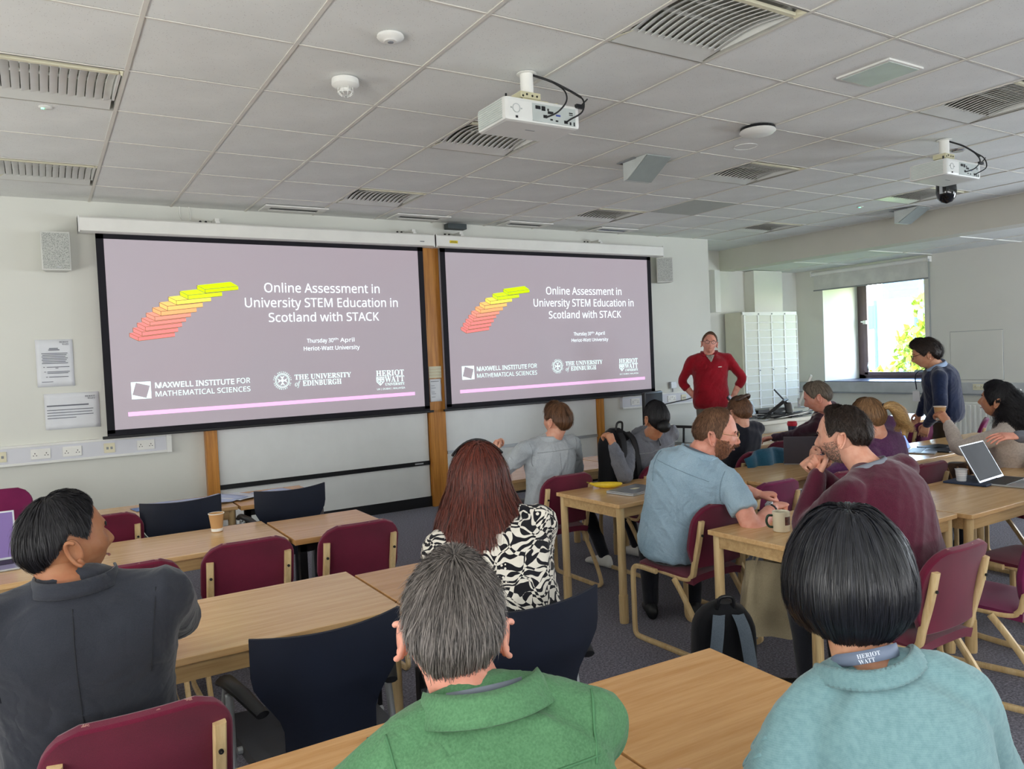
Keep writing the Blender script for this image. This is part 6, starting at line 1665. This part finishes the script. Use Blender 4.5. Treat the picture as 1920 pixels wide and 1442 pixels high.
S0, E, W_ = c['arms']['L'][:3]; d = nrm(W_ - E); b = MB(); q = nrm(np.cross(d, UP)); q2 = np.cross(d, q); b.tube([W_ - d * .03 + (q * math.cos(a) + q2 * math.sin(a)) * .032 for a in np.linspace(0, 6.283, 16, endpoint=False)], .006, 6, closed=True, flat=(1, 1)); b.build('watch', M_black, t, smooth=True, off=c['origin'])

# bearded man with glasses, light blue shirt
blue = m_fabric('light_blue_chambray', 'a0b8c8', '8aa5b7', 260, .85, .1, .3, crease=.6)
t, c = person('bearded man with glasses in a light blue short sleeved shirt, turning to talk', (3.075, 2.925, 1.165), -44, (2.975, 3.12, .565), 55, 16, blue, S_pk, head=(-12, 4), sc=1.13, gw=1.32, gd=1.35, N=(3.0, 2.98, 1.01), vox=.010, fold=(.006, 11), seed=31, shw=.185, armr=1.2, sleeve='short', shl={'L': (-.01, -.02, -.035)},
    hands={'R': ((3.23, 2.69, .775), (.9, .1, .05), (0, 0, -1), 1.35, (-.9, -.5, -.6)), 'L': ((3.32, 2.77, .79), (.8, -.4, 0), (0, 0, -1), 1.2, (.3, .6, -.6))}, hem=-.13, eyes=H_gin, slouch=.075)
hair(t, c['origin'], c['H'], c['M'], c['sc'], H_gin, .15, 6500, 12, .0008, az_interp({0: dict(end=40, thick=.006, edge=.3), 25: dict(end=36, thick=.006, edge=.3), 50: dict(end=54, thick=.007, edge=.3), 72: dict(end=74, thick=.006, edge=.3), 80: dict(end=98, thick=.005, edge=.2), 100: dict(end=90, thick=.006, edge=.3), 130: dict(end=110, thick=.007, edge=.3), 180: dict(end=124, thick=.007, edge=.3)}), jit=.0035)
def beard(t, c, mat, n=2600, ln=.016, full=True, seed=1, thick=.008):
    rg = np.random.default_rng(seed); H, M, sc = c['H'], c['M'], c['sc']; D = []
    while len(D) < n:
        d = nrm(rg.normal(size=3)); 
        if d[1] < .05 or d[2] > -.12: continue
        p = head_pt(d[None])[0]; ax_ = abs(p[0])
        if p[2] > -.030 - (0 if ax_ > .05 else .02 * (1 if ax_ > .028 else 0)) and ax_ < .062: 
            if not (full and -.054 < p[2] < -.044 and ax_ < .03): continue
        if ax_ < .022 and -.074 < p[2] < -.056: continue
        D.append(d)
    D = np.array(D); P = head_pt(D); u = P / np.linalg.norm(P, axis=1, keepdims=True); dr = nrm(np.array((0, .25, -1.)))
    V = []; F = []
    for i in range(n):
        L = ln * rg.uniform(.5, 1.2); side = nrm(np.cross(u[i], dr + rg.normal(0, .3, 3))) * .0011; a = P[i] - u[i] * .001; b1 = a + u[i] * thick * .6 + dr * L * .5; c1 = b1 + dr * L * .5 + u[i] * thick * .2
        o = len(V); V += [a - side, a + side, b1 - side, b1 + side, c1]; F += [(o, o + 1, o + 3, o + 2), (o + 2, o + 3, o + 4)]
    W = H + (np.array(V) * sc) @ M.T; ob = mesh_np('beard', W, F, mat, t, c['origin']); at = ob.data.attributes.new('strand_tone', 'FLOAT', 'POINT'); at.data.foreach_set('value', np.repeat(np.clip(rg.normal(.5, .25, n), 0, 1), 5))
beard(t, c, hairmat('beard_brown', '8a5a3e', '55362a', .6), 4200, .012, seed=4, thick=.006); specs(t, c, M_gold, .0013); turned_collar(t, c, blue, .036, .090, .014); yoke_seam(t, c, plain('blue_seam', '8097a6', .9))
lanyard(t, c, plain('grey_lanyard2', '59616c', .7), rad=.084, zo=.022)
S0, E, W_ = c['arms']['R'][:3]; d = nrm(W_ - E); q = nrm(np.cross(d, UP)); q2 = np.cross(d, q); b = MB(); b.tube([W_ - d * .035 + (q * math.cos(a) + q2 * math.sin(a)) * .031 for a in np.linspace(0, 6.283, 16, endpoint=False)], .008, 6, closed=True); o = b.build('watch', M_black, t, smooth=True, off=c['origin'])
b = MB(); pc = W_ - d * .035 + UP * .034 - q * .008; b.box((-.017, -.015, -.005), (.017, .015, .005)); b.v = [tuple(pc + d * v[0] + q * v[1] + UP * v[2]) for v in b.v]; b.build('watch_case', M_silver, o, off=c['origin'])

# man in a maroon sweater
maroon = m_fabric('maroon_wool', '571f33', '431627', 300, .95, .3, .3, crease=.2)
t, c = person('dark haired man in a maroon sweater resting his chin on clasped hands', (2.965, 2.09, 1.215), 112, (3.06, 1.86, .56), 95, 88, maroon, S_lt, head=(-9, 0), sc=1.01, gw=1.18, gd=1.15, N=(2.98, 1.98, 1.045), vox=.010, fold=(.0045, 9), seed=35, shw=.195, armr=1.3,
    hands={'L': ((2.925, 2.185, 1.03), (.45, .35, .8), (.7, -.5, 0), 1.25, (-.4, .2, -1)), 'R': ((2.975, 2.215, 1.03), (-.5, .3, .75), (-.6, -.6, 0), 1.25, (.5, .2, -1))}, hem=-.14, slouch=.07, eyes=H_dk)
hair(t, c['origin'], c['H'], c['M'], c['sc'], H_dk, .3, 9000, 13, .0009, az_interp({0: dict(end=37, thick=.016, edge=.3), 30: dict(end=35, thick=.016, edge=.3), 50: dict(end=46, thick=.014, edge=.35), 64: dict(end=64, thick=.011, edge=.35), 75: dict(end=88, thick=.006, edge=.3), 90: dict(end=76, thick=.010, edge=.4), 108: dict(end=84, thick=.014, edge=.35), 125: dict(end=108, thick=.018, edge=.3), 180: dict(end=124, thick=.018, edge=.3)}), jit=.007, curl=.9, clump=.0035)
beard(t, c, hairmat('beard_grey_brown', '6b5a50', '463831', .6), 3000, .004, seed=7, thick=.0015, full=False); turned_collar(t, c, plain('grey_collar', '7f8490', .7), .032, .080, .006)

# woman with a bun, dark top
dtop = m_fabric('dark_navy_top', '20212c', '16171f', 240)
t, c = person('woman with a messy brown bun in a dark top at the far table', (4.80, 4.30, 1.10), 74, (4.86, 4.40, .57), 88, 80, dtop, S_lt, head=(-10, 0), sc=1.0, gw=.98, N=(4.78, 4.27, .945), vox=.012, fold=(.005, 12), seed=41, shw=.168,
    hands={'R': ((5.12, 4.72, .77), (.3, .9, 0), (0, 0, -1), .5, (.7, -.4, -.3)), 'L': ((4.7, 4.78, .76), (.3, .9, 0), (0, 0, -1), .5, (-.7, -.3, -.3))})
hair(t, c['origin'], c['H'], c['M'], c['sc'], H_br, .4, 2500, 14, .0012, short(.014, 54, 92, 120), jit=.004, curl=1)
b = MB(); H, M, sc = c['H'], c['M'], c['sc']
for k in range(9):
    a = k * .7; P = [H + M @ (np.array((.035 * math.cos(a + s * 2.2) * (1 + .1 * k % 2), -.06 + .03 * math.sin(a + s * 2.2), .105 + .018 * math.sin(k + s * 3))) * sc) for s in np.linspace(0, 1, 7)]; b.tube(P, .014, 8)
b.build('hair_bun', H_br, t, smooth=True, off=c['origin'])
tj = thing('jacket', 'teal denim jacket hung over the chair of the bun haired woman', 'jacket', (4.72, 4.03, 0)); b = MB(); P = []
for i in range(14):
    v = i / 13; P.append([(-.26 + .52 * j / 16, -.06 - .05 * math.sin(v * 3) - .02 * math.sin(j * 1.1 + v * 3), .84 - .06 * (abs(j - 8) / 8) ** 2 - v * .42) for j in range(17)])
b.shell(P, .02); b.build('cloth', m_fabric('teal_denim', '27586f', '1c4357', 200), tj, smooth=True)

# grey haired man at the laptop
t, c = person('grey haired man in a dark purple cardigan bent over the far table', (5.55, 4.13, 1.175), 122, (5.82, 4.28, .57), 100, 108, m_fabric('plum_cardigan', '41202f', '321824', 300), S_pk, head=(-24, 0), sc=1.06, gw=1.15, N=(5.68, 4.17, 1.015), vox=.012, fold=(.005, 10), seed=44, shw=.19, eyes=H_gr2,
    hands={'L': ((5.62, 4.66, .785), (-.7, .5, 0), (0, 0, -1), .35, (-.6, -.2, -.6)), 'R': ((5.95, 4.72, .77), (-.4, .8, 0), (0, 0, -1), .5, (.7, -.3, -.5))})
hair(t, c['origin'], c['H'], c['M'], c['sc'], H_gr2, .3, 3500, 15, .0011, short(.015, 46, 84, 122), jit=.004); turned_collar(t, c, plain('pale_collar', 'b9b3a6', .7), .036, .088, .012)

# woman in a purple sweater with a ponytail
t, c = person('woman with a dark blond ponytail in a purple sweater', (4.60, 3.04, 1.125), 88, (4.86, 3.06, .57), 95, 100, m_knit('purple_wool', '573056', '432344', .8), S_lt, head=(-14, 0), sc=1.05, gw=1.16, N=(4.66, 3.03, .975), vox=.012, fold=(.004, 8), seed=47, shw=.19, armr=1.25,
    hands={'L': ((4.50, 3.34, .835), (.1, .75, .3), (.8, -.4, 0), .8, (-.8, -.3, -.4)), 'R': ((5.12, 3.42, .78), (.2, .9, 0), (0, 0, -1), .5, (.7, -.3, -.3))})
hair(t, c['origin'], c['H'], c['M'], c['sc'], H_bl, .5, 4500, 16, .0011, short(.012, 56, 98, 122), jit=.0015)
def tail(t, c, mat, P, r0, n=900, seed=1, curl=.012, name='ponytail', wv=.0012, nturn=9):
    rg = np.random.default_rng(seed); H, M, sc = c['H'], c['M'], c['sc']; W = [H + M @ (np.array(p) * sc) for p in P]; C, R = catmull(W, r0, 5); V, F = limb(C, R * .8, 14, ends=True); V = list(V); F = list(F); m = len(C)
    T = np.gradient(C, axis=0); A_ = np.array([nrm(np.cross(t_, (0.3, .2, .9))) for t_ in T]); B_ = np.cross(T / np.linalg.norm(T, axis=1, keepdims=True), A_); V = [np.array(v) for v in V]
    for i in range(n):
        a = rg.uniform(0, 6.28); q = rg.uniform(.55, 1.2); ph = rg.uniform(0, 6.28); k0 = int(rg.integers(0, max(1, m // 3))); k1 = int(rg.integers(m * 2 // 3, m)); o = len(V); fr_ = rg.uniform(.6, 1.4)
        for k in range(k0, k1):
            aa = a + .3 * math.sin(k * .5 * fr_ + ph); p = C[k] + (A_[k] * math.cos(aa) + B_[k] * math.sin(aa)) * R[k] * q + (A_[k] * math.sin(k * .9 * fr_ + ph) + B_[k] * math.cos(k * .8 * fr_ + ph)) * curl * (k / m); s = nrm(np.cross(T[k], A_[k] * math.cos(aa) + B_[k] * math.sin(aa))) * wv * (1 - .6 * (k - k0) / max(1, k1 - k0)); V += [p - s, p + s]
        for k in range(k1 - k0 - 1): F.append((o + 2 * k, o + 2 * k + 1, o + 2 * k + 3, o + 2 * k + 2))
    ob = mesh_np(name, np.array(V), F, mat, t, c['origin']); sh = np.full(len(V), .45); k0 = len(C) * 14
    if len(V) > k0: sh[k0:] = np.clip(.5 + .25 * np.sin(np.arange(len(V) - k0) // 16 * 2.3), 0, 1)
    at = ob.data.attributes.new('strand_tone', 'FLOAT', 'POINT'); at.data.foreach_set('value', sh)
tail(t, c, H_bl2, [(.02, -.095, .045), (.055, -.135, .04), (.085, -.155, -.01), (.095, -.16, -.08), (.085, -.15, -.14)], [.012, .024, .034, .036, .016], 2200, 2, .036)
b = MB(); b.tube([c['H'] + c['M'] @ (np.array((.03 + .018 * math.cos(a), -.105, .043 + .018 * math.sin(a))) * c['sc']) for a in np.linspace(0, 6.283, 14, endpoint=False)], .006, 6, closed=True); b.build('hair_tie', M_black, t, off=c['origin'])

# curly haired woman in cream
t, c = person('woman with long black curly hair in a cream knitted top, holding up a paper cup', (5.62, 2.74, 1.18), 103, (5.78, 2.72, .57), 98, 104, m_knit('cream_wool', 'cbbfb5', 'b3a79d', .9), S_tan, head=(4, 0), sc=1.02, gw=1.05, N=(5.66, 2.70, 1.02), vox=.012, fold=(.004, 9), seed=51, shw=.175, armr=1.15, eyes=H_blk,
    hands={'L': ((5.56, 3.05, 1.0), (-.1, .45, .8), (.2, .8, 0), .75, (-.7, -.3, -.8)), 'R': ((6.0, 3.02, .76), (-.3, .8, 0), (0, 0, -1), .5, (.7, -.3, -.3))})
hair(t, c['origin'], c['H'], c['M'], c['sc'], H_blk, .5, 3500, 17, .0012, short(.018, 56, 100, 120), jit=.004, curl=.6)
tail(t, c, H_blk, [(0, -.05, .06), (0, -.080, -.01), (.0, -.092, -.09), (.0, -.092, -.18), (.01, -.085, -.27)], [.06, .088, .098, .092, .04], 2600, 5, .03, 'curly_hair', .0014)
b = MB(); b.tube([c['H'] + c['M'] @ (np.array(p) * c['sc']) for p in ((.02, -.125, .075), (.06, -.11, .07))], .005, 6); b.build('hair_clip', M_chrome, t, off=c['origin'])
pcup((5.62, 3.14, 1.02), 'brown paper cup held up by the curly haired woman')

# the standing man in navy by the window
t, c = person('dark haired man with glasses in a navy sweater standing by the window', (7.09, 4.09, 1.48), 128, (7.29, 4.03, .93), 118, 118, m_fabric('navy_wool', '1d2947', '141d36', 300, .95, .3, crease=.4), S_ol, head=(-16, 0), sc=1.08, gw=1.28, gd=1.3, N=(7.18, 4.04, 1.33), vox=.012, fold=(.005, 8), seed=55, shw=.20, armr=1.3, legs='stand', trous=M_brown, eyes=H_dk,
    hands={'L': ((6.98, 4.02, .83), (-.2, .3, -.9), (.5, .2, 0), .5, (-.5, -.7, -.1)), 'R': ((7.45, 4.38, .85), (0, .3, -.9), (-.6, .2, 0), .6, (.6, -.4, -.2))}, hem=-.1)
hair(t, c['origin'], c['H'], c['M'], c['sc'], H_dk, .35, 4000, 18, .0012, short(.032, 54, 88, 126), jit=.010, curl=1, clump=.005); specs(t, c, M_black, .0022); turned_collar(t, c, plain('blue_check_collar', '8fa3c0', .7), .045, .090, .014)
garment_bits('lanyard', t, c, [c['sp'](.98) + c['f'] * .06 - c['r'] * .05, c['sp'](.8) + c['f'] * .19, c['sp'](.45) + c['f'] * .215], .007, plain('dark_lanyard', '2b3044', .7), flat=(1, .4))
pb = c['sp'](.42) + c['f'] * .22 - c['origin']; b = MB(); b.box((pb[0] - .004, pb[1] - .035, pb[2] - .1), (pb[0] + .004, pb[1] + .035, pb[2])); b.build('badge', M_paper, t, bevel=.002)

# the standing presenter in red
red = m_fabric('red_fleece', '9a1525', '7a0f1b', 260, .95, .3, crease=.5)
t, c = person('man with glasses in a red quarter zip top standing by the screen', (6.74, 6.46, 1.69), 229, (6.80, 6.52, 1.0), 232, 230, red, S_pk, head=(2, -6), sc=1.04, gw=1.22, gd=1.15, N=(6.77, 6.50, 1.525), vox=.012, fold=(.005, 9), seed=60, shw=.188, armr=1.12, legs='stand', sleeve='three', trous=M_grt, eyes=H_br,
    hands={'R': ((6.66, 6.64, 1.04), (.6, -.1, -.6), (.2, -.6, 0), .8, (-.35, .6, -.5)), 'L': ((6.96, 6.33, 1.04), (-.6, .2, -.6), (-.3, .5, 0), .8, (.4, -.5, -.5))}, hem=-.05)
hair(t, c['origin'], c['H'], c['M'], c['sc'], H_br, .2, 2500, 19, .0011, short(.012, 42, 80, 122), jit=.004); specs(t, c, M_black, .0018)
turned_collar(t, c, red, .045, .084, .014)
sp_, fr__ = c['sp'], c['frame']; rr, ff = c['frame'](.95)
b = MB(); P = [[sp_(.985 - .12 * v) + ff * (.083 + .10 * v) + rr * x * (1 - v * .9) * 1.0 + UP * .005 for x in (-.05, -.02, .02, .05)] for v in np.linspace(0, 1, 6)]; b.shell(P, .003); b.build('check_shirt', plain('check_shirt', 'b9b5a8', .7, var=.35, vs_=90), t, smooth=True, off=c['origin'])
pb = sp_(.74) + ff * .158 - rr * .10; b = MB(); b.box((-.02, -.002, -.005), (.02, .002, .005)); b.v = [tuple(pb + rr * v[0] + ff * v[1] + UP * v[2]) for v in b.v]; b.build('chest_badge', M_plaster, t, off=c['origin'])

# person outside the right edge, one hand over the laptop
t, c = person('person mostly beyond the right edge, only a raised hand above the laptop', (5.35, 1.95, 1.2), 100, (5.35, 1.8, .57), 95, 100, gshirt, S_pk, sc=1.05, gw=1.1, vox=.014, seed=70,
    hands={'L': ((4.80, 2.24, 1.035), (-.8, .55, .05), (.2, .3, -1), .25, (-.5, -.5, -.8)), 'R': ((5.6, 2.2, .76), (0, 1, 0), (0, 0, -1), .5, (.7, -.3, -.3))})
hair(t, c['origin'], c['H'], c['M'], c['sc'], H_br, .3, 800, 20, .0012, short(.015))
